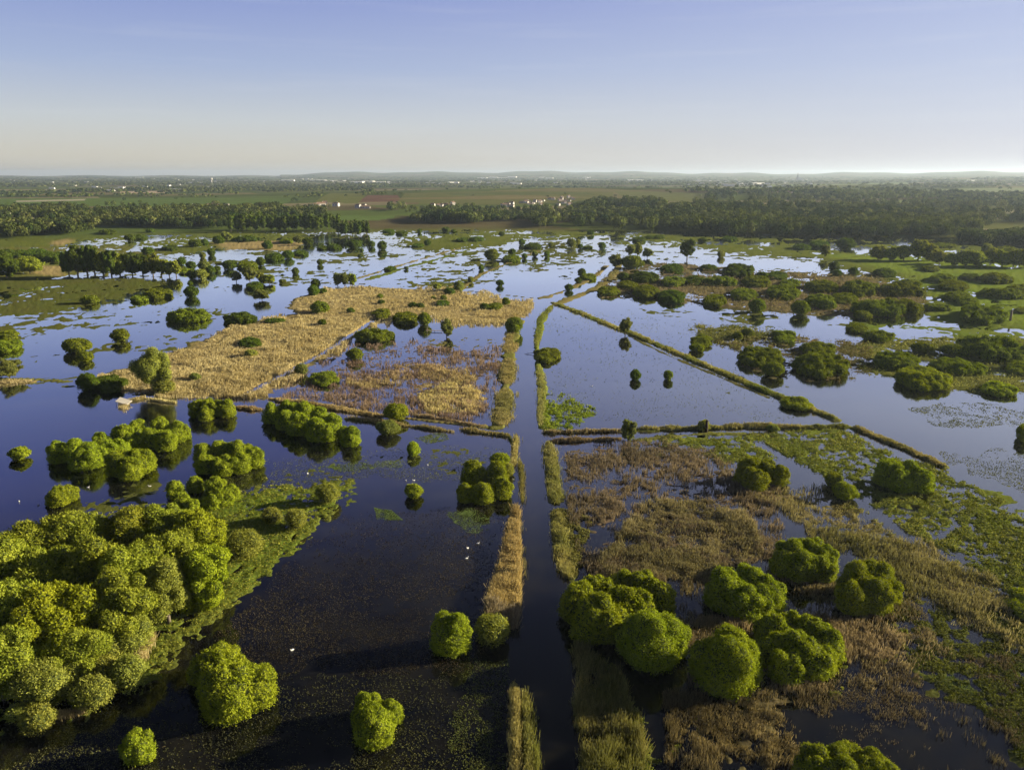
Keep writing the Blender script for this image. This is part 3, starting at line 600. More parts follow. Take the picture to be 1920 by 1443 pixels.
# ------------------------------------------------------------------ willow clumps near the camera (explicit domes)
WB = 'willow bushes standing in the flood water'
HERO = [
 ([(400,1248,34),(375,1258,22),(430,1240,24),(430,1300,46),(478,1290,36),(450,1275,33),(400,1295,24),(445,1316,26)], 'w', 'two-lobed bright willow clump in black water just right of the leafy wood'),
 ([(690,1328,26),(735,1335,20),(700,1363,34),(685,1348,22),(722,1354,18),(717,1378,18)], 'w', 'heart-shaped trio of pale green willow domes alone in black water'),
 ([(260,1400,24),(272,1412,15),(245,1402,16)], 'w', 'small round willow below the leafy wood, lowest of the lone bushes'),
 ([(845,1190,37)], 'w', 'single ball-shaped willow beside a straggly shrub, near the canal'),
 ([(1085,1130,36),(1120,1115,32),(1165,1100,28),(1205,1105,32),(1240,1122,26),(1125,1160,42),(1170,1140,34),(1100,1175,30),(1200,1140,30),(1155,1180,26)], 'w', 'largest many-domed willow clump touching the canal\'s edge'),
 ([(1222,1203,50),(1192,1200,34),(1255,1200,34)], 'w', 'broad willow dome pressed against the front of the largest clump'),
 ([(1360,1243,54),(1332,1238,38),(1392,1243,36)], 'w', 'round willow dome between the largest clump and the ridged long one'),
 ([(1450,1190,32),(1485,1175,26),(1520,1190,30),(1552,1215,28),(1480,1215,34),(1520,1235,34),(1445,1222,26),(1475,1250,30),(1542,1240,24)], 'w', 'long willow clump with diagonal ridges, brown reeds at its side'),
 ([(1365,1110,38),(1400,1098,34),(1440,1115,32),(1395,1132,32),(1345,1115,24),(1430,1132,24)], 'w', 'wide willow clump directly behind the lone round dome on bare water'),
 ([(1480,1045,30),(1520,1040,27),(1545,1050,24),(1500,1062,28),(1470,1060,22),(1543,1068,22)], 'w', 'willow clump with a split crown at the edge of brown reeds'),
 ([(1610,1095,34),(1645,1090,32),(1665,1110,22),(1600,1122,28),(1640,1118,30)], 'w', 'compact willow clump beside the small weed mat, with a lower front dome'),
 ([(1530,1442,34),(1580,1432,32),(1620,1440,32),(1655,1455,28),(1505,1452,20),(1580,1465,34)], 'w', 'willow clump cut off by the bottom edge of the photo'),
 ([(1405,885,24),(1435,885,22),(1460,893,19),(1415,900,22),(1393,893,17)], 'w', 'three-domed willow clump standing where weeds meet brown reeds'),
 ([(1670,890,24),(1700,892,23),(1726,902,21),(1690,903,20),(1740,908,12),(1655,893,16)], 'w', 'long-backed willow clump in the green weed bed by the wide lake'),
 ([(886,890,24),(930,890,23),(941,918,20),(875,926,18),(905,925,22)], 'w', 'four-domed willow clump beside the ditch left of the canal'),
 ([(110,850,18),(140,847,20),(170,857,22),(200,850,20),(150,865,18),(190,827,14),(225,845,18)], 'w', 'low western end of the long willow thicket in the dark blue pool'),
 ([(230,815,17),(260,806,17),(300,802,16),(330,812,19),(346,814,11),(285,825,19),(310,828,19),(250,830,17)], 'w', 'higher eastern end of the long willow thicket in the dark blue pool'),
 ([(225,870,23),(260,868,23),(245,882,20),(275,868,15)], 'w', 'rounded willow clump in front of the long thicket'),
 ([(380,850,17),(410,846,17),(445,845,19),(475,860,19),(385,872,17),(420,875,19),(450,870,19),(465,847,13)], 'w', 'oval willow thicket with cauliflower lobes right of the long thicket'),
 ([(330,920,16),(365,910,15),(405,912,18),(435,925,15),(340,937,14),(420,935,16),(360,953,15),(395,943,15)], 'w', 'open willow ring with a dark centre behind the leafy wood'),
 ([(110,932,17),(130,926,14),(98,937,11)], 'w', 'small isolated willow in blue water behind the leafy wood'),
 ([(370,768,16),(395,766,18),(425,768,16),(385,778,13)], 'w', 'low willow thicket just below the point of the golden reed bed'),
 ([(510,777,19),(540,773,19),(570,777,21),(600,787,21),(622,797,20),(560,797,22),(595,808,22),(612,812,18),(535,790,18)], 'w', 'long willow thicket below the reed bed ditch'),
 ([(657,820,19),(646,812,13)], 'w', 'two-domed willow just right of the long thicket below the ditch'),
]
for pts, k, lab in HERO: hero('willow_bush', pts, k, lab, 'bush', WB)
# ------------------------------------------------------------------ single plants with labels of their own
ONE = [
 ((888,1158,955,1220), 'y', 'straggly olive shrub between the ball-shaped willow and the canal'),
 ((1890,1112,1950,1172), 'k', 'shaded willow half outside the right edge of the photo'),
 ((1545,887,1574,916), 'w', 'smaller rear one of two low willows amid brown reeds'),
 ((1560,908,1604,942), 'w', 'larger front one of two low willows amid brown reeds'),
 ((918,848,958,880), 'w', 'yellowish willow crowning the back of the four-domed ditch clump'),
 ((945,866,964,897), 'y', 'brown twiggy shrub between the four-domed clump and the ditch'),
 ((758,907,794,938), 'w', 'small yellow-green willow ball by white birds on the dark pool'),
 ((763,828,788,860), 'w', 'narrow upright willow on the pool below the cross ditch'),
 ((22,841,54,865), 'w', 'tiny round willow left of the long thicket in the blue pool'),
 ((720,757,768,792), 'w', 'smooth round willow on the upper bank of the cross ditch'),
 ((705,787,750,820), 'p', 'yellowish willow on the lower bank of the cross ditch'),
 ((425,997,494,1057), 'y', 'dusty olive bush standing free at the wood\'s corner'),
 ((592,907,637,950), 'y', 'upright pale green shrub at the tip of the weed bank'),
 ((493,953,530,986), 'y', 'rear of two small fuzzy shrubs on the weed bank'),
 ((537,955,575,998), 'y', 'front of two small fuzzy shrubs on the weed bank'),
 ((0,622,34,640), 'k', 'upper of two dark thickets cut by the left edge'),
 ((-10,640,38,664), 'k', 'lower of two dark thickets cut by the left edge'),
 ((122,638,168,664), 'w', 'rounded willow in the left lake with a smaller bush at its foot'),
 ((148,661,174,679), 'w', 'small willow at the foot of the rounded left-lake willow'),
 ((211,619,243,643), 'w', 'lone willow in open water before the reed bed\'s long edge'),
 ((148,702,184,736), 'd', 'dark bush at the left foot of the golden reed bed'),
 ((178,706,240,739), 'dk', 'longer dark bush next to the golden reed bed\'s point'),
 ((290,713,327,743), 'y', 'rounded bush at the foot of the tall sparse tree'),
 ((447,633,490,655), 'dk', 'dark low clump in the middle of the golden reeds'),
 ((459,656,482,671), 'y', 'small dull bush just below the dark reed bed clump'),
 ((356,700,376,714), 'p', 'tiny pale bush in the reeds right of the tall sparse tree'),
 ((317,578,392,607), 'k', 'four-headed dark thicket in the left lake'),
 ((420,585,482,610), 'dk', 'dark thicket at the upper rim of the golden reed bed'),
 ((495,597,532,608), 'dk', 'flat dark bush on the upper rim of the golden reeds'),
 ((582,565,618,590), 'w', 'pair-headed willow at the gap in the reed bed\'s rim'),
 ((580,695,637,727), 'k', 'willow clump at the left side of the purple brown field'),
 ((553,682,578,705), 'p', 'pale bush beside the diagonal ditch through the reeds'),
 ((650,653,682,677), 'w', 'small round willow below the two-headed pond-side thicket'),
 ((660,614,743,644), 'k', 'long willow thicket with bright right end beside the small pond'),
 ((155,556,184,571), 'w', 'small low willow alone on the weedy far left lake'),
 ((697,575,735,600), 'k', 'left clump of the dark trio above the small pond'),
 ((737,574,784,612), 'k', 'middle and largest clump of the trio above the small pond'),
 ((782,585,809,612), 'w', 'right bush of the trio, its foot in the small pond'),
 ((945,593,981,627), 'w', 'round dark willow on the left bank where the canal bends'),
 ((1000,650,1053,683), 'k', 'spreading willow leaning off the right bank of the canal'),
 ((1180,692,1201,715), 'd', 'left and darker of two tiny bushes on the open triangle lake'),
 ((1243,694,1262,714), 'w', 'right and paler of two tiny bushes on the open triangle lake'),
 ((1308,787,1330,811), 'y', 'small leafy stump bush beside the dark post on the dyke'),
 ((1436,796,1460,812), 'p', 'tiny light bush along the right cross dyke'),
 ((1465,745,1520,772), 'k', 'dark willow at the lower end of the diagonal dyke'),
 ((1905,800,1930,832), 'w', 'bush cut by the right edge on the wide lake'),
]
for box, k, lab in ONE:
    plant('shrub' if k in ('y',) else 'willow_bush', box, k, lab, 'bush', WB if k != 'y' else 'shrubs on the banks')
TREES = [
 ((262,660,326,742), 'yt', 'tall sparse tree at the pointed foot of the golden reeds'),
 ((0,678,38,713), 'pt', 'pale round-headed tree on the dyke at the far left'),
 ((826,601,849,634), 'pt', 'pale little tree standing in the small pond'),
 ((1160,598,1184,630), 'pt', 'pale tree on the diagonal dyke right of the canal'),
 ((1163,790,1192,832), 'pt', 'bright upright tree at the left end of the right cross dyke'),
]
for box, k, lab in TREES: plant('tree', box, k, lab, 'tree', 'single trees on the dykes')
# ------------------------------------------------------------------ plants in named places, told apart by order along each place
ORD = ['first','second','third','fourth','fifth','sixth','seventh','eighth','ninth','tenth','eleventh','twelfth','thirteenth','fourteenth','fifteenth','sixteenth','seventeenth','eighteenth','nineteenth','twentieth']
def region(phrase, group, items, name='bush', cat='bush'):
    items = sorted(items, key=lambda b: b[0]+b[2])
    ws = sorted(i[2]-i[0] for i in items); lo, hi = ws[len(ws)//3], ws[-1-len(ws)//3]
    for i, it in enumerate(items):
        k = it[4]; w = it[2]-it[0]
        size = 'small' if w <= lo else ('broad' if w >= hi else 'medium')
        tone = {'w': 'bright-topped', 'k': 'lobed', 'd': 'dark', 'dk': 'dark lobed', 'y': 'dull olive', 'p': 'pale', 't': 'leafy', 'pt': 'pale', 'dt': 'dark', 'yt': 'sparse', 'wt': 'bright'}[k]
        lab = f"{size} {tone} {cat}, {ORD[i]} from the left {phrase}" if i < 20 else f"{size} {tone} {cat} {phrase}"
        plant(name, it[:4], k, lab, cat, group)
region('in the cluster above the diagonal dyke', 'bushes above the diagonal dyke', [
 (1292,610,1335,654,'k'),(1290,645,1318,661,'w'),(1372,622,1392,640,'w'),(1388,615,1413,634,'w'),(1448,612,1492,646,'k'),(1383,648,1469,692,'k'),(1427,680,1468,708,'w'),(1500,640,1565,668,'k'),(1486,660,1586,712,'k')], 'willow_bush')
region('on islets before the right meadow', 'bushes on the right islets', [
 (1587,606,1623,625,'k'),(1617,621,1676,642,'k'),(1640,660,1716,696,'k'),(1680,690,1776,735,'k'),(1748,675,1838,704,'k'),(1800,632,1917,682,'k'),(1765,648,1802,669,'w'),(1708,645,1746,664,'w'),(1845,718,1896,748,'k'),(1890,678,1930,706,'k')], 'willow_bush')
region('on the islands beside the canal end', 'bushes on the canal-side islands', [
 (1120,528,1161,557,'k'),(1157,511,1180,528,'d'),(1163,479,1205,506,'w'),(1157,526,1197,545,'k'),(1177,508,1238,533,'dk'),(1183,533,1241,561,'k'),(1233,543,1286,571,'dk'),(1237,493,1281,514,'dk'),(1240,513,1286,540,'k'),(1280,516,1321,537,'dk'),(1313,496,1344,509,'dk'),(1317,541,1364,577,'k')], 'willow_bush')
region('on the middle wooded islands', 'bushes on the wooded islands', [
 (1353,486,1416,522,'dk'),(1320,517,1384,538,'k'),(1368,539,1418,565,'k'),(1390,517,1444,541,'k'),(1403,560,1434,588,'w'),(1417,511,1441,523,'d'),(1438,504,1474,526,'dk'),(1435,529,1498,565,'k'),(1463,523,1501,541,'k'),(1483,564,1516,592,'w')], 'willow_bush')
region('on the long island below the meadow', 'bushes on the long island', [
 (1510,526,1571,551,'k'),(1510,552,1564,578,'k'),(1530,562,1563,583,'w'),(1560,547,1604,573,'k'),(1575,524,1646,561,'k'),(1597,562,1688,595,'k'),(1600,585,1631,600,'w'),(1640,561,1722,590,'k'),(1647,532,1731,557,'k'),(1678,524,1724,539,'k'),(1737,570,1781,585,'k')], 'willow_bush')
region('along the bushy right meadow ditch', 'bushes along the meadow ditch', [
 (1640,499,1678,521,'dk'),(1730,497,1758,511,'k'),(1747,512,1788,534,'k'),(1763,519,1808,549,'k'),(1773,546,1814,568,'k'),(1793,556,1828,575,'k'),(1797,572,1878,610,'k'),(1802,512,1833,528,'dk'),(1840,514,1891,535,'k'),(1840,542,1911,562,'k'),(1890,532,1930,554,'k'),(1905,576,1928,590,'k')])
region('in the bright bay below the wood', 'bushes in the bright bay', [
 (1345,467,1358,484,'p'),(1353,442,1381,454,'dk'),(1487,458,1519,470,'dk'),(1517,452,1554,466,'dk'),(1553,491,1573,510,'d'),(1560,506,1578,519,'d'),(1568,449,1601,468,'d'),(1590,502,1608,518,'d'),(1308,447,1325,455,'d')])
region('in the right meadow hedgerow', 'trees in the meadow hedgerow', [
 (1632,464,1660,489,'t'),(1655,466,1682,490,'t'),(1680,464,1708,491,'t'),(1705,457,1736,491,'t'),(1728,462,1756,491,'t'),(1747,474,1775,497,'t'),(1770,477,1800,501,'t'),(1795,475,1824,502,'t'),(1818,478,1845,503,'t'),(1842,472,1870,500,'t'),(1865,476,1892,502,'t'),(1886,474,1912,503,'t'),(1905,476,1935,504,'t')], 'tree', 'tree')
region('at the back of the right meadow', 'bushes at the back of the right meadow', [
 (1750,456,1775,466,'k'),(1770,453,1790,465,'k'),(1840,459,1858,477,'p'),(1868,462,1900,476,'k'),(1905,464,1925,482,'k')])
region('on the upper golden reed bed', 'bushes on the golden reeds', [
 (707,551,719,561,'w'),(708,562,722,571,'d'),(650,577,665,588,'d'),(808,555,818,563,'w'),(825,553,838,563,'w'),(816,562,841,577,'dk'),(765,567,783,579,'d'),(780,568,796,579,'d'),(596,599,612,611,'d'),(898,568,918,583,'d'),(913,561,941,583,'k'),(940,557,956,573,'w')])
region('around the wide pale central lake', 'bushes round the pale lake', [
 (832,539,854,554,'d'),(850,526,871,548,'p'),(812,531,828,543,'y'),(877,516,888,531,'p'),(897,496,908,508,'d'),(930,524,945,537,'d'),(1058,532,1075,546,'d'),(1077,520,1091,531,'d'),(1082,503,1098,519,'d'),(1090,504,1119,527,'k'),(908,466,937,489,'w'),(941,477,977,493,'k'),(953,466,967,478,'d'),(978,475,989,486,'d'),(997,470,1009,482,'p')])
region('between pale lake and far meadow', 'bushes before the far meadow', [
 (972,448,984,460,'d'),(983,450,1016,469,'dk'),(1020,471,1031,483,'d'),(1028,452,1039,465,'p'),(1062,447,1081,464,'p'),(1079,441,1088,458,'p'),(1083,457,1093,467,'d'),(1093,452,1111,468,'k'),(1122,454,1136,468,'d'),(1100,432,1114,441,'d')])
region('at the far end of the canal', 'trees at the end of the canal', [
 (1142,479,1166,503,'pt'),(1173,459,1190,482,'pt'),(1186,458,1204,480,'t'),(1203,466,1224,485,'pt')], 'tree', 'tree')
region('in the flood left of the pale road', 'bushes in the flooded centre', [
 (722,491,743,509,'dk'),(650,451,676,466,'d'),(690,452,704,464,'d'),(707,452,726,469,'d'),(718,426,740,438,'dk'),(742,429,764,441,'dk'),(783,428,791,438,'d'),(772,456,796,465,'dk'),(795,449,808,461,'d'),(675,466,682,473,'d'),(670,476,680,484,'d'),(757,500,766,506,'d')])
region('on the green bank behind the flood', 'bushes on the far green bank', [
 (828,426,844,436,'d'),(855,441,879,455,'dk'),(880,443,908,454,'dk'),(935,434,946,443,'d'),(1185,442,1211,454,'dk'),(1210,436,1229,449,'dk'),(1225,436,1246,449,'dk'),(845,430,856,438,'d')])
region('left of the golden reed rim', 'bushes left of the reed bed rim', [
 (583,523,601,540,'d'),(578,534,599,557,'d'),(597,541,613,552,'d'),(523,524,537,531,'p'),(548,502,561,516,'d'),(595,486,606,498,'d')])
region('around the drowned left lake lane', 'plants round the drowned lane', [
 (435,509,452,530,'pt'),(457,504,481,530,'pt'),(483,513,500,533,'t'),(495,516,516,533,'t'),(475,545,508,565,'pt')], 'tree', 'tree')
region('below the drowned left lake lane', 'bushes below the drowned lane', [
 (463,527,494,544,'dk'),(247,551,278,569,'k'),(273,541,322,563,'k'),(346,538,373,559,'d'),(352,528,362,536,'d')])
region('right of the dark shore tree row', 'bushes right of the dark tree row', [
 (333,483,348,498,'d'),(337,496,361,515,'k'),(350,491,368,506,'d'),(373,491,396,508,'p'),(353,506,371,524,'d'),(367,506,389,524,'y'),(387,499,404,514,'d'),(401,499,414,509,'d'),(375,471,386,485,'p'),(390,463,404,481,'d'),(420,481,444,499,'dk'),(418,490,441,506,'d'),(445,486,483,506,'k'),(480,482,498,499,'d')])
region('beside the far tan island', 'bushes by the far tan island', [
 (497,472,534,491,'dk'),(530,470,551,486,'d'),(550,466,578,481,'dk'),(492,452,511,468,'d'),(525,442,551,458,'k'),(550,443,568,458,'pt'),(567,446,588,461,'d'),(595,449,616,469,'dk'),(614,452,641,469,'dk'),(438,442,488,454,'dk'),(400,444,421,458,'d'),(415,436,434,453,'pt'),(377,449,391,461,'d'),(355,451,378,464,'d'),(307,457,334,471,'dk'),(267,465,288,478,'d')])
region('on the far left flats', 'bushes on the far left flats', [
 (235,441,253,453,'d'),(252,435,274,449,'dk'),(190,427,218,441,'dk'),(275,430,290,437,'d'),(75,467,123,493,'dk'),(48,464,88,484,'dk'),(0,455,28,480,'dk'),(20,458,52,484,'dk')])
region('in the dark left shore row', 'trees in the dark row on the left shore', [
 (-6,483,32,523,'dt'),(35,485,79,516,'t'),(118,478,143,521,'dt'),(136,472,158,522,'dt'),(152,467,178,521,'dt'),(168,472,190,521,'dt'),(184,476,206,522,'t'),(198,474,222,522,'dt'),(212,478,240,521,'t'),(236,480,262,520,'dt'),(255,482,282,520,'dt'),(275,481,300,519,'t'),(292,487,315,520,'t'),(308,490,328,520,'t'),(322,493,340,520,'t')], 'tree', 'tree')
region('at the pale road end', 'trees by the road end', [(625,512,642,538,'pt'),(638,513,656,538,'pt'),(652,513,669,537,'wt')], 'tree', 'tree')
region('standing in the bright bay', 'trees in the bright bay', [(1275,452,1301,488,'dt'),(1538,462,1554,483,'pt')], 'tree', 'tree')

# ------------------------------------------------------------------ poplar row standing in the far water (trunks show)
rng = np.random.default_rng(5)
pop = []
for v in range(4):
    Hh = 1.0; L = []
    for i in range(9):
        f = (i+0.5)/9; q = 2.4*i; L.append((math.cos(q)*0.05, math.sin(q)*0.05, 0.24+0.72*f, 0.13*(1-0.5*abs(f-0.4)), 0.13*(1-0.5*abs(f-0.4)), 0.11))
    V, Fc, mi = leafy(L, 0.075, np.random.default_rng(70+v), 2.0, 0.5, zmin=0.15, loose=0.1)
    cm = build_mesh('crown', V, Fc, [M['dark'], M['core']], mi)
    b = MB(); b.tube([(0, 0, -.02), (0.005, 0, .4), (0, 0, .9)], [0.016, 0.012, 0.004], 6); tm = b.mesh('trunk', [M['bark']], True); pop.append((cm, tm))
NP = 44
for i in range(NP):
    px = 432+(690-432)*(i/33)+rng.uniform(-2, 2); py = 432+rng.uniform(-2, 4)+ (5 if px > 640 else 0)
    if i > 33: px = 636+(i-34)*6+rng.uniform(-2, 2); py = 441+rng.uniform(-2, 3)
    x, y = gnd(px, py); sl = math.hypot(x, y); Hh = rng.uniform(26, 31)*sl/F*(1.0 if px < 640 else 0.8)
    cm, tm = pop[i % 4]
    where = 'left end' if px < 520 else ('middle' if px < 620 else 'thinning right end')
    e = link('poplar_tree', None, loc=(x, y, 0), rz=rng.uniform(0, 6), label=f'dark slender poplar at the {where} of the row in the far water', cat='tree', group=f'poplars at the {where} of the flooded row', scale=(Hh*1.1, Hh*1.1, Hh))
    link('crown', cm, e); link('trunk', tm, e)

# ------------------------------------------------------------------ leafy wood at the lower left: individual trees
rng = np.random.default_rng(8)
WOOD = [
 (40,1002,150,1120,'t','darkest tree at the back left shoulder of the leafy wood'),
 (118,985,225,1105,'t','dark bushy tree in the back row of the leafy wood'),
 (205,972,300,1085,'t','tree at the middle of the wood\'s back row'),
 (275,965,360,1075,'t','tall tree at the upper top of the leafy wood'),
 (335,972,425,1100,'wt','light yellow-green tree at the wood\'s top right corner'),
 (355,1040,430,1160,'wt','bright tree forming the wood\'s right-hand edge'),
 (280,1020,372,1150,'t','bronze-green tree inside the wood behind the bright edge'),
 (-30,1040,75,1175,'t','tree cut by the left edge at the back of the wood'),
 (55,1060,150,1190,'t','dense green tree left of the wood\'s centre'),
 (140,1045,235,1180,'t','shaded tree at the centre of the wood'),
 (222,1040,305,1180,'t','green tree just right of the wood\'s centre'),
 (290,1080,350,1190,'yt','slim brownish tree near the wood\'s dark gap'),
 (-40,1130,60,1270,'t','broad tree cut by the left edge halfway down the wood'),
 (70,1130,185,1280,'wt','largest yellow-green tree in the front of the wood'),
 (190,1100,280,1240,'t','deep green tree overlooking the dark gap of the wood'),
 (-30,1215,60,1345,'t','tree at the lower left corner of the wood'),
 (110,1205,190,1300,'t','short tree behind the yellowish fringe of the wood')]
for it in WOOD: plant('tree', (it[0]-9, it[1]-4, it[2]+9, it[3]), it[4], it[5], 'tree', 'trees of the leafy wood', cov=3.2)
FR = [
 (328,1105,374,1158,'w','upper of two bright bushes beside the wood\'s dark gap'),
 (362,1102,417,1152,'w','bright rounded bush outermost beside the wood\'s dark gap'),
 (212,1162,287,1240,'y','large straw-coloured bush on the wood\'s front fringe'),
 (166,1205,228,1262,'y','yellowish bush behind the straw-coloured one on the fringe'),
 (222,1240,276,1308,'y','rounded olive bush at the water\'s edge of the wood'),
 (148,1280,214,1340,'y','low olive bush on the shore left of the rounded one'),
 (112,1236,170,1300,'y','dull bush inside the fringe of the wood'),
 (50,1258,128,1345,'y','tall olive bush at the lower fringe of the wood'),
 (50,1335,102,1385,'y','yellow bush at the lowest tip of the wood'),
 (18,1328,48,1358,'y','tiny bush beside the lowest yellow bush'),
 (185,1240,226,1300,'y','small olive bush between two larger fringe bushes')]
for it in FR: plant('shrub', it[:4], it[4], it[5], 'bush', 'bushes on the fringe of the wood')

# ------------------------------------------------------------------ reeds (stuff)
def inpoly_px(P, n, rng, en=0.4):
    P = np.array(P, float); lo = P.min(0); hi = P.max(0)
    pts = rng.uniform(lo, hi, (n, 2)); s = sdist(P, pts[:, 0], pts[:, 1])+(fbm(pts[:, 0], pts[:, 1], 34, 3, 61)-0.5)*min(46, en*min(hi-lo)); return pts[s > 0]
def blades(name, label, PX, h, colA, colB, rng, nb=3, wpx=1.15, lean=0.22, gate=None, wet=None):
    """tufts of thin blades rooted at the ground points seen through the pixel samples PX"""
    x, y = gnd(PX[:, 0], PX[:, 1]); d = np.sqrt(x*x+y*y+HC*HC)
    keep = np.ones(len(x), bool)
    if gate is not None:
        wl, thr = gate; keep &= (0.55*fbm(x, y, wl, 3, 14)+0.45*fbm(x, y, wl/7, 2, 15)) > thr+0.02+rng.normal(0, 0.05, len(x))
    keep &= ldist(CANAL, x, y) > 2.35
    for P in DITCH: keep &= ldist(P, x, y) > 1.3
    x, y, d = x[keep], y[keep], d[keep]; n = len(x)
    x = np.repeat(x, nb); y = np.repeat(y, nb); d = np.repeat(d, nb); m = len(x)
    px = wpx*0.8*d/F; w = px*rng.uniform(0.6, 1.4, m)
    sp = np.maximum(0.25, 1.2*px); x = x+rng.normal(0, 1, m)*sp; y = y+rng.normal(0, 1, m)*sp
    H = h*rng.uniform(0.55, 1.15, m)*(np.clip(1.3*fbm(x, y, 3, 3, 16)+0.25, 0.4, 1.3) if name == 'bank_reed' else np.clip(2.1*fbm(x, y, 5, 3, 16)-0.25, 0.2, 1.3))
    q = rng.uniform(0, 2*math.pi, m); dx, dy = np.cos(q), np.sin(q)
    lx = rng.normal(0.05, lean, m)*H; ly = rng.normal(0, lean, m)*H
    z0 = -0.05
    V = np.stack([np.stack([x-dx*w/2, y-dy*w/2, np.full(m, z0)], 1), np.stack([x+dx*w/2, y+dy*w/2, np.full(m, z0)], 1),
                  np.stack([x+lx+dx*w*.3, y+ly+dy*w*.3, H], 1), np.stack([x+lx-dx*w*.3, y+ly-dy*w*.3, H], 1)], 1).reshape(-1, 3)
    Fc = np.arange(4*m).reshape(-1, 4)
    f = np.clip(fbm(x, y, 11, 3, 17)*1.6-0.3+rng.normal(0, 0.12, m), 0, 1)[:, None]
    c = np.array(colA)*(1-f)+np.array(colB)*f
    link(name, build_mesh(name, V, Fc, [M['reed']], col=np.repeat(c, 4, 0)), label=label, cat='reeds', kind='stuff')
rng = np.random.default_rng(21)
GA, GB = (0.43, 0.365, 0.17), (0.60, 0.53, 0.28)
blades('golden_reed', 'golden dry reeds covering the pointed bed left of the canal', inpoly_px(GOLD, 70000, rng), 1.1, GA, GB, rng)
blades('sparse_reed', 'thin purplish brown reeds over shallow water beside the golden bed', inpoly_px([(560,702),(650,645),(740,636),(800,655),(940,650),(930,745),(905,790),(700,776),(640,765),(505,748)], 17000, rng), 0.9, (0.22,0.16,0.12), (0.36,0.28,0.19), rng, gate=(9, 0.50))
blades('sparse_reed', 'dense tan reed patch in the purplish brown field', inpoly_px([(785,740),(850,716),(915,745),(895,772),(800,775)], 3600, rng), 1.0, GA, (0.50,0.40,0.2), rng, gate=(8, 0.44))
blades('sparse_reed', 'tan reed streak across the upper purplish brown field', inpoly_px([(650,718),(780,682),(880,690),(890,715),(760,712),(700,735)], 7000, rng), 1.1, GA, (0.42,0.33,0.18), rng, gate=(8, 0.47))
blades('brown_reed', 'dense brown reeds right of the canal between bushes', inpoly_px([(1190,945),(1300,940),(1400,960),(1440,1020),(1430,1050),(1260,1095),(1120,1090),(1130,1050)], 24000, rng), 0.95, (0.165,0.155,0.07), (0.32,0.285,0.15), rng, gate=(7, 0.44))
blades('brown_reed', 'sparse brown reeds below the right cross dyke', inpoly_px([(1048,838),(1190,826),(1340,842),(1450,900),(1480,1000),(1460,1050),(1260,1100),(1120,1095),(1065,1000)], 42000, rng), 0.75, (0.14,0.12,0.08), (0.27,0.22,0.145), rng, gate=(8, 0.49))
blades('brown_reed', 'brown and olive reeds sweeping to the lower right', inpoly_px([(1400,925),(1560,910),(1650,975),(1860,1090),(1960,1240),(1760,1160),(1600,1045),(1460,965)], 34000, rng), 0.8, (0.13,0.13,0.04), (0.28,0.24,0.12), rng, gate=(9, 0.46))
blades('brown_reed', 'brown reeds fringing the long ridged willow clump', inpoly_px([(1300,1165),(1450,1150),(1640,1150),(1715,1190),(1670,1230),(1590,1230),(1560,1300),(1400,1310),(1290,1290)], 14000, rng), 0.9, (0.15,0.12,0.075), (0.28,0.22,0.14), rng, gate=(7, 0.50))
blades('brown_reed', 'dark reeds near the bottom edge before the cut-off willow', inpoly_px([(1250,1300),(1480,1300),(1500,1443),(1240,1460)], 12000, rng), 0.9, (0.11,0.09,0.045), (0.26,0.21,0.11), rng, gate=(7, 0.50))
blades('bank_reed', 'yellow-green reeds on the right canal bank at the bottom', inpoly_px([(1078,1210),(1110,1215),(1150,1270),(1200,1340),(1225,1460),(1095,1460)], 12000, rng), 1.4, (0.18,0.19,0.05), (0.36,0.32,0.13), rng, gate=(4, 0.44))
blades('bank_reed', 'straw reed wedge on the left bank tapering upward', inpoly_px([(962,955),(972,955),(972,1142),(912,1145),(930,1090),(950,1010)], 9500, rng, 0.08), 1.3, (0.34,0.26,0.12), (0.5,0.4,0.19), rng, nb=4)
blades('bank_reed', 'shaded grey reeds under the straw wedge', inpoly_px([(912,1140),(972,1140),(965,1180),(905,1180)], 1500, rng), 1.6, (0.25,0.22,0.14), (0.36,0.31,0.2), rng)
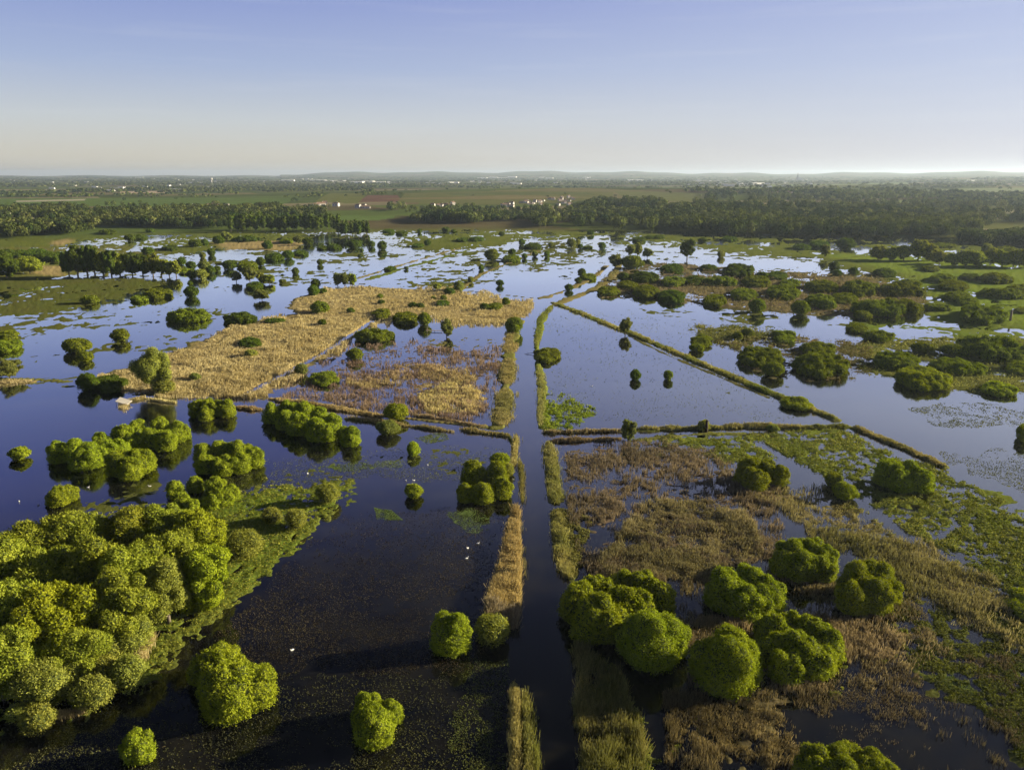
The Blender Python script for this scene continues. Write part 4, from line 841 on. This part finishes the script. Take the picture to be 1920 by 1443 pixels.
for k, (pl, hw, n, a, b, lab) in enumerate([
  ([(987,955),(985,1040),(990,1130)], 4, 1500, (0.17,0.17,0.05), (0.3,0.27,0.1), 'thin green reed line beside the canal and straw wedge'),
  ([(963,1285),(966,1360),(965,1460)], 8, 4200, (0.30,0.26,0.10), (0.45,0.38,0.17), 'broadest of three reed lines at the bottom left of the canal'),
  ([(984,1300),(988,1360),(990,1460)], 5, 2000, (0.17,0.17,0.05), (0.34,0.29,0.11), 'middle of three reed lines at the bottom left of the canal'),
  ([(1000,1275),(1003,1350),(1010,1460)], 5, 1800, (0.17,0.18,0.04), (0.30,0.28,0.09), 'outermost reed line along the canal\'s lower left'),
  ([(1028,830),(1036,890),(1042,945)], 13, 6500, (0.17,0.19,0.05), (0.34,0.32,0.12), 'green reeds on the right bank below the cross dyke'),
  ([(1045,960),(1052,1030),(1066,1085)], 14, 6500, (0.20,0.20,0.06), (0.42,0.35,0.15), 'green and straw reeds on the right bank beside the brown field'),
  ([(972,575),(962,610),(952,645)], 9, 3000, GA, (0.34,0.32,0.12), 'reeds on the left bank near the canal bend'),
  ([(957,640),(955,664)], 14, 2600, (0.27,0.25,0.09), (0.44,0.37,0.16), 'upper block of bank reeds left of the canal'),
  ([(953,672),(950,722)], 15, 4200, (0.27,0.26,0.09), (0.44,0.38,0.17), 'middle block of bank reeds left of the canal'),
  ([(948,731),(938,800)], 18, 7500, (0.25,0.25,0.09), (0.44,0.38,0.17), 'lower and widest block of bank reeds left of the canal'),
  ([(974,862),(980,905),(984,950)], 4, 1600, (0.16,0.17,0.05), (0.30,0.28,0.09), 'broken green reed line right of the four-domed clump'),
  ([(968,815),(962,880)], 5, 900, (0.25,0.22,0.08), (0.4,0.33,0.15), 'short reed line above the ditch clump'),
  ([(1036,572),(1012,600),(1006,650)], 6, 2600, (0.14,0.18,0.03), (0.28,0.28,0.08), 'green reeds on the right bank at the canal bend'),
  ([(1010,690),(1016,720),(1014,800)], 8, 3600, (0.20,0.22,0.06), (0.36,0.34,0.13), 'green reeds on the right bank before the triangle lake'),
  ([(505,748),(600,762),(715,781)], 7, 5200, (0.32,0.26,0.11), (0.5,0.41,0.2), 'tan reeds along the upper bank of the left cross ditch'),
  ([(775,779),(905,800)], 4, 1600, (0.24,0.18,0.11), (0.36,0.28,0.17), 'thin reeds continuing the upper ditch bank to the canal'),
  ([(440,765),(490,769)], 4, 900, (0.34,0.27,0.12), (0.5,0.4,0.19), 'reed tuft between two thickets below the golden bed'),
  ([(650,785),(720,793),(850,810)], 4, 2600, (0.25,0.23,0.09), (0.42,0.35,0.16), 'reeds on the lower bank of the left cross ditch'),
  ([(863,806),(955,818)], 5, 1500, (0.25,0.24,0.08), (0.4,0.34,0.14), 'short reed strip just left of the canal junction'),
  ([(1018,812),(1170,808)], 3, 1900, (0.24,0.19,0.10), (0.38,0.31,0.16), 'thin upper reed line right of the canal junction'),
  ([(1030,828),(1165,823)], 4, 2200, (0.22,0.18,0.09), (0.36,0.29,0.15), 'thin lower reed line right of the canal junction'),
  ([(1195,806),(1300,804),(1400,800),(1500,803),(1590,800)], 5, 11000, (0.16,0.19,0.04), (0.36,0.32,0.13), 'reeds along the right cross dyke'),
  ([(1040,569),(1100,592),(1160,617),(1190,628),(1300,676),(1430,732),(1570,788)], 7, 15000, (0.15,0.18,0.03), (0.34,0.30,0.10), 'reeds along the thick diagonal dyke'),
  ([(1600,803),(1640,818),(1700,843),(1770,876)], 7, 7000, (0.18,0.18,0.05), (0.38,0.31,0.15), 'reeds on the curved dyke by the wide lake'),
  ([(-10,718),(60,716)], 6, 1500, GA, GB, 'tan reed bank at the far left dyke'),
  ([(240,752),(272,747)], 3, 400, GA, GB, 'reed tuft on the small spit by the pale shelter'),
  ([(278,750),(330,756)], 3, 500, GA, GB, 'reed tuft at the water\'s edge under the tall sparse tree'),
  ([(285,1192),(270,1225),(255,1250)], 10, 1600, GA, GB, 'straw reeds at the fringe of the leafy wood'),
  ([(275,1165),(340,1140),(400,1100)], 8, 2600, (0.22,0.20,0.06), (0.42,0.35,0.16), 'straw reeds along the shore below the bright bushes'),
  ([(100,1345),(160,1335)], 8, 1200, GA, GB, 'straw reeds at the lowest shore of the wood')]):
    pl = np.array(pl, float); seg = np.hypot(*np.diff(pl, axis=0).T); cs = np.concatenate([[0], np.cumsum(seg)])
    tt = rng.uniform(0, cs[-1], n*2 // 5); px = np.interp(tt, cs, pl[:, 0]); py = np.interp(tt, cs, pl[:, 1])
    steep = abs(pl[-1, 1]-pl[0, 1]) > abs(pl[-1, 0]-pl[0, 0])
    off = rng.normal(0, 0.5, len(tt))*hw*(0.6 if k < 4 else 0.85)
    endf = np.minimum(tt, cs[-1]-tt)/(0.10*cs[-1]+6); kp = rng.random(len(tt)) < 0.25+0.75*np.clip(endf, 0, 1); off = off*np.clip(0.35+endf, 0, 1); px, py, off = px[kp], py[kp], off[kp]
    PX = np.stack([px+(off if steep else 0), py+(0 if steep else off*0.5)], 1)
    blades('bank_reed', lab, PX, 0.85 if k > 3 else 1.1, a, b, rng, nb=3, lean=0.12 if k < 4 else 0.22)

# ------------------------------------------------------------------ leafy weeds standing out of the water (stuff)
def weeds(name, label, poly, n, s_px, A, B, rng, gate, hmax=0.5):
    PX = inpoly_px(poly, n, rng); x, y = gnd(PX[:, 0], PX[:, 1]); z, _ = cover(x, y)
    k = (z > gate) & (ldist(CANAL, x, y) > 2.6) if gate > -0.5 else (fbm(x, y, 9, 3, 55)*0.6+0.4*fbm(x, y, 1.5, 2, 56) > 0.46+rng.normal(0, 0.07, len(x))); x, y, z = x[k], y[k], z[k]; m = len(x)
    d = np.sqrt(x*x+y*y+HC*HC); s = np.maximum(0.13, s_px*d/F)*rng.uniform(0.6, 1.3, m)
    P = np.stack([x, y, np.maximum(z, 0)+rng.uniform(0.0, hmax, m)*s*2.4+0.03], 1)
    N = rdir(rng, m)*0.9+np.array([0.25, 0.0, 0.5]); T = rdir(rng, m)
    V, Fc = diamonds(P, N, T, s*1.4, s*0.9)
    f = np.clip(fbm(x, y, 8, 3, 18)*1.7-0.35+rng.normal(0, 0.12, m), 0, 1)[:, None]
    c = np.array(A)*(1-f)+np.array(B)*f
    link(name, build_mesh(name, V, Fc, [M['reed']], col=np.repeat(c, 4, 0)), label=label, cat='water weeds', kind='stuff')
weeds('marsh_grass', 'low brown and olive growth between the wooded island bushes', AREAS[13][0], 18000, 2.0, (0.10,0.10,0.03), (0.26,0.22,0.10), rng, 0.0, 0.9)
weeds('marsh_grass', 'olive growth round the cluster above the diagonal dyke', AREAS[14][0]+AREAS[15][0][:0], 11000, 2.0, (0.10,0.12,0.03), (0.24,0.22,0.08), rng, 0.0, 0.9)
weeds('marsh_grass', 'sparse growth among the bushes above the wide lake', AREAS[15][0], 16000, 1.8, (0.10,0.11,0.03), (0.24,0.20,0.10), rng, 0.0, 0.9)
weeds('marsh_grass', 'green growth covering the right islets', AREAS[16][0], 14000, 2.0, (0.11,0.14,0.03), (0.24,0.24,0.07), rng, 0.0, 0.9)
for i_, l_ in ((35,'oval duckweed mat left of the straw wedge'),(36,'small duckweed mat below the yellow-green willow ball'),(37,'long thin duckweed streak across the dark pool'),(38,'duckweed patch below the left cross ditch'),(39,'pale duckweed mat in the shaded lower right')):
    weeds('duckweed', l_, AREAS[i_][0], 3500, 1.3, (0.12,0.17,0.05), (0.17,0.23,0.07), rng, -1, 0.02)
weeds('water_weed', 'bright green weed clumps right of the canal above the cross dyke', AREAS[21][0], 9000, 2.2, (0.16,0.24,0.02), (0.26,0.32,0.04), rng, -0.02)
weeds('water_weed', 'green weed bed spreading to the right edge below the wide lake', AREAS[22][0], 170000, 2.1, (0.12,0.15,0.025), (0.24,0.255,0.06), rng, 0.0)
weeds('water_weed', 'olive weed bank wrapping round the leafy wood', AREAS[30][0], 130000, 2.0, (0.15,0.18,0.02), (0.32,0.33,0.06), rng, 0.0)
weeds('water_weed', 'low brown weeds speckling the black pool left of the canal', AREAS[32][0], 46000, 0.85, (0.05,0.042,0.025), (0.10,0.085,0.045), rng, -1, 0.1)
weeds('water_weed', 'dim weeds in the bottom left black water', AREAS[33][0], 26000, 0.85, (0.05,0.05,0.025), (0.11,0.11,0.04), rng, -1, 0.1)
weeds('water_weed', 'olive leaves on the right bank beside the brown field', AREAS[29][0], 20000, 2.2, (0.14,0.15,0.04), (0.26,0.25,0.08), rng, -0.02)
weeds('water_weed', 'green leaves behind the bottom right bank reeds', [(1130,1230),(1300,1300),(1320,1460),(1180,1460)], 12000, 2.2, (0.13,0.17,0.02), (0.24,0.26,0.05), rng, -0.02)
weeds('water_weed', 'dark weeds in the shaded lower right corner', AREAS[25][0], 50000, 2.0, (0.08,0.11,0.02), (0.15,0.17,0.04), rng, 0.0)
weeds('water_weed', 'green and bronze leaves around the ridged willow clump', AREAS[27][0], 20000, 2.2, (0.13,0.18,0.02), (0.24,0.26,0.05), rng, 0.0)

weeds('water_weed', 'dim green weeds left of the three bottom reed lines', AREAS[34][0], 7000, 1.5, (0.06,0.08,0.02), (0.14,0.15,0.04), rng, -1, 0.2)
weeds('water_weed', 'low weed specks over the left pool behind the weed bank', AREAS[31][0], 16000, 1.1, (0.09,0.10,0.03), (0.17,0.18,0.05), rng, -1, 0.1)
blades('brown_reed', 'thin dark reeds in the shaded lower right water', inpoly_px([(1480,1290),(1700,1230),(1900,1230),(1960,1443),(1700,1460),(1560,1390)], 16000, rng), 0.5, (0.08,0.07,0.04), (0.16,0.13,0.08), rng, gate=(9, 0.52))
blades('brown_reed', 'brown reed scatter between the near right willow clumps', inpoly_px([(1270,1100),(1480,1060),(1720,1120),(1780,1230),(1600,1300),(1300,1310)], 15000, rng), 0.7, (0.12,0.10,0.055), (0.25,0.20,0.12), rng, gate=(8, 0.52))
for i_, n_, l_ in ((17, 9000, 'olive floating weed on the wide lake below the islets'), (18, 12000, 'streaked weed mats near the right edge of the wide lake'), (20, 9000, 'scattered weed flecks on the triangle lake')):
    weeds('water_weed', l_, AREAS[i_][0], n_, 1.2, (0.09,0.11,0.03), (0.17,0.19,0.06), rng, -1, 0.05)
# ------------------------------------------------------------------ far woods (masses nobody could count) and field trees
TPL = []
for v in range(5):
    r_ = np.random.default_rng(300+v); n = 150; d = rdir(r_, n); d = d[d[:, 2] > -0.75]; n = len(d)
    bump = 1+0.28*np.sin(d[:, 0]*5+v)*np.sin(d[:, 1]*6+2*v)*np.cos(d[:, 2]*5)
    P = d*np.array([0.5, 0.5, 0.42])*bump[:, None]*r_.uniform(0.8, 1.02, n)[:, None]+np.array([0, 0, 0.56])
    V, Fc = diamonds(P, d+0.5*rdir(r_, n), rdir(r_, n), np.full(n, 0.185), np.full(n, 0.155)); TPL.append(V)
TPS = []
for v in range(4):
    r_ = np.random.default_rng(400+v); n = 24; d = rdir(r_, n); d[:, 2] = np.abs(d[:, 2])
    P = d*np.array([0.5, 0.5, 0.45])*0.9+np.array([0, 0, 0.45])
    V, Fc = diamonds(P, d+0.4*rdir(r_, n), rdir(r_, n), np.full(n, 0.44), np.full(n, 0.34)); TPS.append(V)
def mass(name, label, x, y, z, wd, ht, rng, tpl, A=(0.028,0.05,0.014), B=(0.11,0.135,0.03), cat='wood'):
    Vs = []; Cs = []; n = len(x); t = rng.integers(0, len(tpl), n); f = np.clip(rng.normal(0, 0.25, n)+1.9*fbm(x, y, 90, 3, 47)-0.5, 0, 1)
    light = rng.random(n) < 0.12
    for v, T in enumerate(tpl):
        s = t == v; k = int(s.sum())
        if not k: continue
        q = rng.uniform(0, 6.28, k); c, sn = np.cos(q)[:, None], np.sin(q)[:, None]
        X = (T[None, :, 0]*c-T[None, :, 1]*sn)*wd[s][:, None]+x[s][:, None]; Y = (T[None, :, 0]*sn+T[None, :, 1]*c)*wd[s][:, None]+y[s][:, None]
        Z = T[None, :, 2]*ht[s][:, None]+z[s][:, None]-0.04*ht[s][:, None]
        Vs.append(np.stack([X, Y, Z], -1).reshape(-1, 3))
        col = np.array(A)*(1-f[s][:, None])+np.array(B)*f[s][:, None]; col = np.where(light[s][:, None], np.array((0.14, 0.16, 0.05)), col)
        Cs.append(np.repeat(col, len(T), 0))
    V = np.concatenate(Vs); link(name, build_mesh(name, V, np.arange(len(V)).reshape(-1, 4), [M['far']], col=np.concatenate(Cs)), label=label, cat=cat, kind='stuff')
def wood(label, P, n, h, rng, wl=None, thr=0.5, tpl=None, name='wood'):
    P = np.array(P, float); PX = inpoly_px(P, n, rng); x, y, z = at3(PX[:, 0], PX[:, 1])
    ex = np.zeros(len(x), bool)
    for Q, _c in FIELDW: ex |= sdist(Q, x, y) > 4
    ex &= rng.random(len(x)) < 0.96; x, y, z = x[~ex], y[~ex], z[~ex]
    d = np.hypot(x, y); mn = 6.0*d/F                       # no finer than a few pixels
    if wl: k = fbm(x, y, wl, 3, 44) > thr; x, y, z, d, mn = x[k], y[k], z[k], d[k], mn[k]
    hh = h*rng.uniform(0.65, 1.15, len(x))*(0.55+0.9*fbm(x, y, 70, 3, 46)); ww = np.maximum(hh*rng.uniform(0.6, 0.95, len(x)), mn)
    mass(name, label, x, y, z, ww, hh, rng, tpl or TPL)
rng = np.random.default_rng(31)
wood('dark wood along the left shore of the floodplain', [(-60,398),(60,392),(170,398),(300,395),(420,388),(540,394),(610,408),(560,414),(470,420),(430,428),(350,430),(300,428),(180,422),(100,418),(-60,412)], 3300, 12, rng)
wood('dark wood behind the left shore reaching the edge', [(-60,412),(100,418),(190,424),(170,432),(110,440),(60,446),(-60,448)], 900, 12, rng, 60, 0.38)
wood('dark wood spit at the centre behind the flood meadow', [(765,417),(800,405),(870,402),(960,404),(1010,404),(1010,416),(930,414),(880,420),(800,420)], 800, 13, rng)
wood('long dark wood on the right shore of the flood meadow', [(1000,404),(1080,398),(1110,385),(1150,378),(1200,383),(1300,388),(1420,386),(1560,392),(1700,398),(1800,410),(1835,440),(1780,446),(1600,446),(1430,440),(1290,434),(1150,425),(1000,420)], 5200, 14, rng)
wood('wood behind the dark right shore climbing the slope', [(1280,372),(1400,368),(1560,372),(1700,384),(1920,390),(2050,392),(2050,428),(1840,425),(1790,408),(1600,392),(1420,386)], 2400, 13, rng, 130, 0.47)
wood('shaded wood at the right edge behind the meadow', [(1780,440),(1860,446),(2050,448),(2050,466),(1900,462),(1800,455)], 1300, 12, rng)
wood('scattered trees and hedges before the vineyard ridge', [(540,392),(600,388),(760,392),(1000,390),(1090,388),(1080,396),(960,402),(760,402),(620,400)], 420, 10, rng, 90, 0.5)
wood('thin hedges across the vineyard ridge', [(690,356),(1320,356),(1330,382),(690,384)], 900, 6, rng, 60, 0.60, name='hedgerow')
wood('hedgerow trees in the green left fields', [(-60,372),(560,370),(560,388),(300,390),(-60,390)], 620, 9, rng, 110, 0.56, name='hedgerow')
wood('belt of trees below the left villages', [(-60,360),(200,358),(560,366),(740,360),(740,366),(560,374),(200,370),(-60,373)], 1100, 10, rng, 200, 0.44, TPS)
wood('distant wooded countryside left of the centre', [(-80,331),(700,331),(700,362),(-80,362)], 9000, 11, rng, 600, 0.38, TPS)
wood('distant wooded plain behind the ridge', [(700,332),(1300,332),(1300,354),(700,354)], 4500, 11, rng, 600, 0.42, TPS)
wood('distant wooded hills at the right', [(1280,331),(2060,331),(2060,390),(1700,382),(1280,368)], 7000, 12, rng, 420, 0.45, TPS)
x, y, z = at3(*inpoly_px([(-60,328.5),(1990,328.5),(1990,332),(-60,332)], 900, rng).T)

# ------------------------------------------------------------------ far buildings
def house_mesh(w, d, h, r):
    b = MB(); b.box(-w/2, -d/2, -2.5, w/2, d/2, h)
    b.add([(-w/2, -d/2, h), (-w/2, d/2, h), (-w/2, 0, h+r), (w/2, -d/2, h), (w/2, d/2, h), (w/2, 0, h+r)], [(0, 1, 2), (3, 5, 4)])
    for sx in (-w*0.3, w*0.05, w*0.3):
        b.box(sx-0.5, -d/2-0.03, h*0.35, sx+0.5, -d/2-0.002, h*0.75, 1)
    wall = b.mesh('wall', [M['white'], M['post']])
    b = MB(); o = 0.35; e = 0.22; k = r/(d/2)
    for s in (-1, 1):
        y0, z0 = s*(d/2+o), h-o*k; P = [(-w/2-o, y0, z0), (w/2+o, y0, z0), (w/2+o, 0, h+r), (-w/2-o, 0, h+r)]
        P = [(p[0], p[1], p[2]+0.01) for p in P]+[(p[0], p[1], p[2]+e) for p in P]
        b.add(P, [(0, 3, 2, 1), (4, 5, 6, 7), (0, 1, 5, 4), (2, 3, 7, 6), (0, 4, 7, 3), (1, 2, 6, 5)])
    roof = b.mesh('roof', [M['tile']])
    b = MB(); b.box(w*0.2, -0.4, h+r*0.5, w*0.2+0.8, 0.4, h+r+1.0); return wall, roof, b.mesh('chimney', [M['white']])
HM = [house_mesh(11, 8, 5.0, 2.2), house_mesh(15, 9, 3.2, 2.4), house_mesh(9, 8, 5.6, 2.6)]
def houses(label, group, pts, rng, scale=1.0):
    for px, py in pts:
        x, y, z = at3(px, py); a = rng.uniform(-0.7, 0.7); k = scale*rng.uniform(0.85, 1.25); m = HM[int(rng.integers(0, 3))]
        e = link('village_house', None, loc=(float(x), float(y), float(z)), rz=a, label=label, cat='house', group=group, scale=(k, k, k))
        link('wall', m[0], e); r = link('roof', m[1], e); link('chimney', m[2], r)
rng = np.random.default_rng(77)
sc = lambda x0, y0, x1, y1, n: [(rng.uniform(x0, x1), rng.uniform(y0, y1)) for _ in range(n)]
houses('small white house of the village on the vineyard ridge', 'houses of the ridge village', sc(978,376,1080,386,26)+sc(1030,370,1078,376,9), rng, 0.6)
houses('white farm house at the foot of the ridge, left of the village', 'farm houses below the ridge', sc(800,384,850,389,7), rng, 0.8)
houses('pale house in the trees between farm and ridge village', 'pale houses between farm and village', sc(925,384,968,389,5), rng, 0.8)
houses('white house in dark trees left of the vineyard ridge', 'white houses left of the ridge', sc(668,386,692,391,4), rng, 0.8)
houses('pale house in the hamlet on the wooded slope at the right', 'houses of the right slope hamlet', sc(1415,363,1490,371,13), rng, 0.8)
houses('white house in the hamlet at the left wood', 'houses of the left wood hamlet', sc(395,386,430,396,5)+sc(590,382,632,388,4), rng, 0.9)
for (px, py), lab in zip([(8,416),(18,413)], ['red-roofed farm house cut by the left wood near the edge', 'cream gabled house just right of the red-roofed farm']):
    houses(lab, 'farm houses at the left edge', [(px, py)], rng, 1.3)
for (px, py), lab in zip([(60,417),(125,413),(158,409)], ['grey barn in the left shore wood', 'bright white house alone in the left shore wood', 'small white house right of the lone bright one']):
    houses(lab, 'houses in the left shore wood', [(px, py)], rng, 0.9)
b = MB(); b.box(-10, -6, -2, 10, 6, 5, 0); b.add([(-10.2, -6.2, 5.004), (10.2, -6.2, 5.004), (10.2, 0, 7.5), (-10.2, 0, 7.5), (10.2, 6.2, 5.004), (-10.2, 6.2, 5.004)], [(0, 1, 2, 3), (3, 2, 4, 5), (0, 3, 5), (1, 4, 2)], 1)
M['bright'] = plain('bright_render', (0.8, 0.78, 0.74), 0.7, 0.3, 0.05)  # brighter white so the distant buildings stay visible
TOWNH = b.mesh('town_house', [M['bright'], M['slate']])
b = MB(); b.box(-45, -18, -3, 45, 18, 8, 0); b.add([(-45.3, -18.3, 8.004), (45.3, -18.3, 8.004), (45.3, 0, 10.5), (-45.3, 0, 10.5), (45.3, 18.3, 8.004), (-45.3, 18.3, 8.004)], [(0, 1, 2, 3), (3, 2, 4, 5), (0, 3, 5), (1, 4, 2)], 1)
SHED = b.mesh('warehouse', [M['bright'], M['bright']])
def far_b(name, me, label, group, pts, cat, s=1.0):
    for px, py in pts:
        x, y, z = at3(px, py); k = s*rng.uniform(0.7, 1.4)
        link(name, me, loc=(float(x), float(y), float(z)), rz=rng.uniform(-0.5, 0.5), label=label, cat=cat, group=group, scale=(k, k, k*0.9))
far_b('town_house', TOWNH, 'pale speck of a house in the distant town behind the ridge', 'houses of the distant central town', sc(700,337,1010,346,46)+sc(1010,336,1280,346,26), 'house')
far_b('town_house', TOWNH, 'pale speck of a house in the distant town at the right', 'houses of the distant right town', sc(1285,337,1520,352,66), 'house')
far_b('town_house', TOWNH, 'pale speck of a house in the distant left countryside', 'houses of the distant left countryside', sc(0,334,420,346,44)+sc(60,346,420,360,24)+sc(430,335,700,344,14), 'house')
far_b('warehouse', SHED, 'long white warehouse on the distant horizon plain', 'warehouses on the distant plain', [(670,343),(690,342),(712,343),(905,335),(925,334),(942,335),(960,334),(1015,334),(1030,335),(850,343),(250,334),(262,334),(585,340),(600,340),(622,341),(635,341),(525,341),(540,340),(1820,340),(1420,346),(1190,340),(1100,334)], 'warehouse')
# water tower, church spire
x, y, z = [float(v) for v in at3(397, 344)]; d = math.hypot(x, y); k = 9*d/F
b = MB(); b.tube([(0, 0, -2), (0, 0, k*0.62)], [k*0.13, k*0.10], 12)
e = link('water_tower', None, loc=(x, y, z), label='white water tower rising over the distant left plain', cat='water tower')
link('shaft', b.mesh('shaft', [M['white']], True), e)
b = MB(); b.tube([(0, 0, k*0.58), (0, 0, k*0.75), (0, 0, k*0.97), (0, 0, k)], [k*0.11, k*0.22, k*0.22, k*0.1], 16); link('tank', b.mesh('tank', [M['white']], True), e)
x, y, z = [float(v) for v in at3(1495, 338)]; d = math.hypot(x, y); k = 13*d/F
e = link('church', None, loc=(x, y, z), label='church with a thin grey spire on the distant right skyline', cat='church')
b = MB(); b.box(-k*.09, -k*.09, -2, k*.09, k*.09, k*.5); link('tower', b.mesh('tower', [M['slate']]), e)
b = MB(); b.add([(-k*.1, -k*.1, k*.5), (k*.1, -k*.1, k*.5), (k*.1, k*.1, k*.5), (-k*.1, k*.1, k*.5), (0, 0, k)], [(0, 1, 4), (1, 2, 4), (2, 3, 4), (3, 0, 4), (0, 3, 2, 1)]); link('spire', b.mesh('spire', [M['slate']]), e)
b = MB(); b.box(k*.1, -k*.1, -2, k*.6, k*.1, k*.22); b.add([(k*.1, -k*.11, k*.22), (k*.6, -k*.11, k*.22), (k*.6, 0, k*.36), (k*.1, 0, k*.36), (k*.6, k*.11, k*.22), (k*.1, k*.11, k*.22)], [(0, 1, 2, 3), (3, 2, 4, 5), (1, 4, 2), (0, 3, 5)]); link('nave', b.mesh('nave', [M['slate']]), e)

# ------------------------------------------------------------------ birds, shelter, posts
def bird_mesh():
    b = MB(); b.ell((0, 0, 0.16), (0.34, 0.15, 0.14), 12, 8); b.tube([(0.26, 0, 0.2), (0.36, 0, 0.36), (0.36, 0, 0.5), (0.42, 0, 0.55)], [0.07, 0.045, 0.035, 0.045], 8)
    b.ell((0.43, 0, 0.56), (0.075, 0.05, 0.05), 8, 6)
    b.add([(-0.28, -0.07, 0.2), (-0.28, 0.07, 0.2), (-0.5, 0, 0.17), (-0.3, 0, 0.27)], [(0, 2, 3), (1, 3, 2), (0, 3, 1), (0, 1, 2)])
    for s in (-1, 1): b.ell((-0.04, s*0.13, 0.2), (0.29, 0.035, 0.1), 10, 6)
    b.tube([(0.49, 0, 0.56), (0.62, 0, 0.53)], [0.018, 0.004], 6, 1)
    return b.mesh('bird', [M['feather'], M['beak']], True)
BM = bird_mesh()
BIRDS = [(165,914,'white bird on blue water right of the isolated willow'), (281,912,'white bird nearest the open willow ring'), (36,940,'left of two white birds below the isolated willow'), (72,947,'right of two white birds below the isolated willow'), (90,984,'white bird close to the back of the leafy wood'), (577,888,'lone white bird above the pale shrub at the weed bank'), (761,901,'left of two white birds behind the small yellow-green willow'), (776,901,'right of two white birds behind the small yellow-green willow'), (802,872,'white bird alone on the dark pool beneath the cross ditch'), (896,1019,'topmost of three white birds beside the straw reed wedge'), (877,1028,'middle of three white birds on the black pool'), (875,1047,'lowest of three white birds on the black pool'), (548,1219,'white bird alone in black water right of the two-lobed clump'), (1110,724,'white bird on the triangle lake'), (964,900,'white bird in the ditch by the four-domed clump'), (16,1040,'white bird at the left shore behind the leafy wood')]
for i, (px, py, lab) in enumerate(BIRDS):
    x, y = gnd(px, py); k = 0.7; link('bird', BM, loc=(float(x), float(y), -0.03), rz=rng.uniform(0, 6.28), label=lab, cat='bird', group='white birds on the water', scale=(k, k, k))
x, y = [float(v) for v in gnd(233, 758)]
e = link('shelter', None, loc=(x, y, 0), rz=-0.25, label='pale little shelter with sloping board roof on a reedy spit', cat='shelter')
b = MB()
b.add([(-2.0, -0.9, 0.9), (1.9, -1.1, 0.35), (2.0, 0.8, 0.9), (-1.8, 0.9, 1.65), (-2.0, -0.9, 0.98), (1.9, -1.1, 0.43), (2.0, 0.8, 0.98), (-1.8, 0.9, 1.73)], [(0, 3, 2, 1), (4, 5, 6, 7), (0, 1, 5, 4), (1, 2, 6, 5), (2, 3, 7, 6), (3, 0, 4, 7)])
link('roof', b.mesh('roof', [M['palewood']]), e)
b = MB(); b.add([(-1.2, -0.95, -.1), (0.6, -1.1, -.1), (0.6, 0.5, -.1), (-1.2, 0.6, -.1), (-1.3, -0.8, 0.8), (0.5, -0.9, 0.55), (0.6, 0.5, 0.8), (-1.2, 0.6, 1.2)], [(0, 1, 5, 4), (1, 2, 6, 5), (2, 3, 7, 6), (3, 0, 4, 7)]); link('wall', b.mesh('wall', [M['palewood']]), e)
b = MB()
for px_, py_ in [(-1.8, -.8), (1.7, -.95), (-1.6, .75)]: b.tube([(px_, py_, -.3), (px_, py_, 0.62 if px_ > 0 else 1.0)], [0.06, 0.05], 6)
for i, s in enumerate(((-1.8, -.8, .95), (1.7, -.95, .38), (-1.6, .75, 1.5))):
    bb = MB(); bb.tube([(s[0], s[1], -.3), (s[0], s[1], s[2])], [0.06, 0.05], 6); link('post', bb.mesh('post', [M['wood']]), e)
blades('sparse_reed', 'straw reeds leaning on the pale shelter', np.array([(233+rng.normal(0, 3.5), 763+rng.normal(0, 3)) for _ in range(260)]), 0.9, GA, GB, rng)
x, y = [float(v) for v in gnd(1324, 811)]
b = MB(); b.tube([(0, 0, -.3), (0.05, 0, 1.6), (0, .05, 3.0)], [0.42, 0.36, 0.3], 9); b.ell((0.02, 0.03, 3.0), (0.42, 0.4, 0.25), 9, 5)
link('tree_stump', b.mesh('tree_stump', [M['post']], True), loc=(x, y, 0), label='dark upright tree stump on the right cross dyke', cat='stump')
x, y = [float(v) for v in gnd(1894, 602)]
b = MB(); b.tube([(0, 0, -.3), (0, 0, 4.2)], [0.5, 0.42], 9); b.ell((0, 0, 4.2), (0.5, 0.5, 0.25), 9, 5)
link('tree_stump', b.mesh('tree_stump', [M['bark']], True), loc=(x, y, 0.2), label='brown stump in the right meadow below the bushy ditch', cat='stump')
x, y = [float(v) for v in gnd(816, 622)]
b = MB(); b.box(-3.6, -0.5, 0.45, 3.0, 0.5, 0.55)
e = link('jetty', None, loc=(x, y, 0), rz=-0.1, label='narrow grey jetty on the small pond beside the pale little tree', cat='jetty')
link('deck', b.mesh('deck', [M['wood']]), e)
for px_ in (-3.3, -0.3, 2.7):
    bb = MB(); bb.tube([(px_, 0, -.4), (px_, 0, 0.448 if px_ > -3 else 1.9)], [0.09, 0.08], 6)
    if px_ < -3: bb = MB(); bb.tube([(px_, 0.6, -.4), (px_, 0.6, 1.9)], [0.09, 0.08], 6)
    link('post', bb.mesh('post', [M['wood']]), e)
x, y = [float(v) for v in gnd(990, 664)]
b = MB(); b.tube([(-2.2, 0, 0.05), (-0.6, 0.1, 0.25), (1.6, 0.3, 0.6)], [0.05, 0.08, 0.1], 6); b.tube([(-0.6, 0.1, 0.25), (-1.6, 0.5, 0.5)], [0.05, 0.02], 5)
link('fallen_branch', b.mesh('fallen_branch', [M['post']]), loc=(x+1, y, 0), label='thin bare branch reaching over the canal from the right bank', cat='branch')

# ------------------------------------------------------------------ haze: one closed box of even thin air
m, t = newmat('haze'); pv = nd(t, 'ShaderNodeVolumePrincipled')
pv.inputs['Color'].default_value = (0.66, 0.80, 1.0, 1); pv.inputs['Density'].default_value = 5.8e-5; pv.inputs['Anisotropy'].default_value = 0.35
o = nd(t, 'ShaderNodeOutputMaterial'); lk(t, pv.outputs[0], o.inputs['Volume'])
b = MB(); R = 26000; b.box(-R, -R, -2.7, R, R, 175)
link('haze', b.mesh('haze', [m]), kind='stuff')
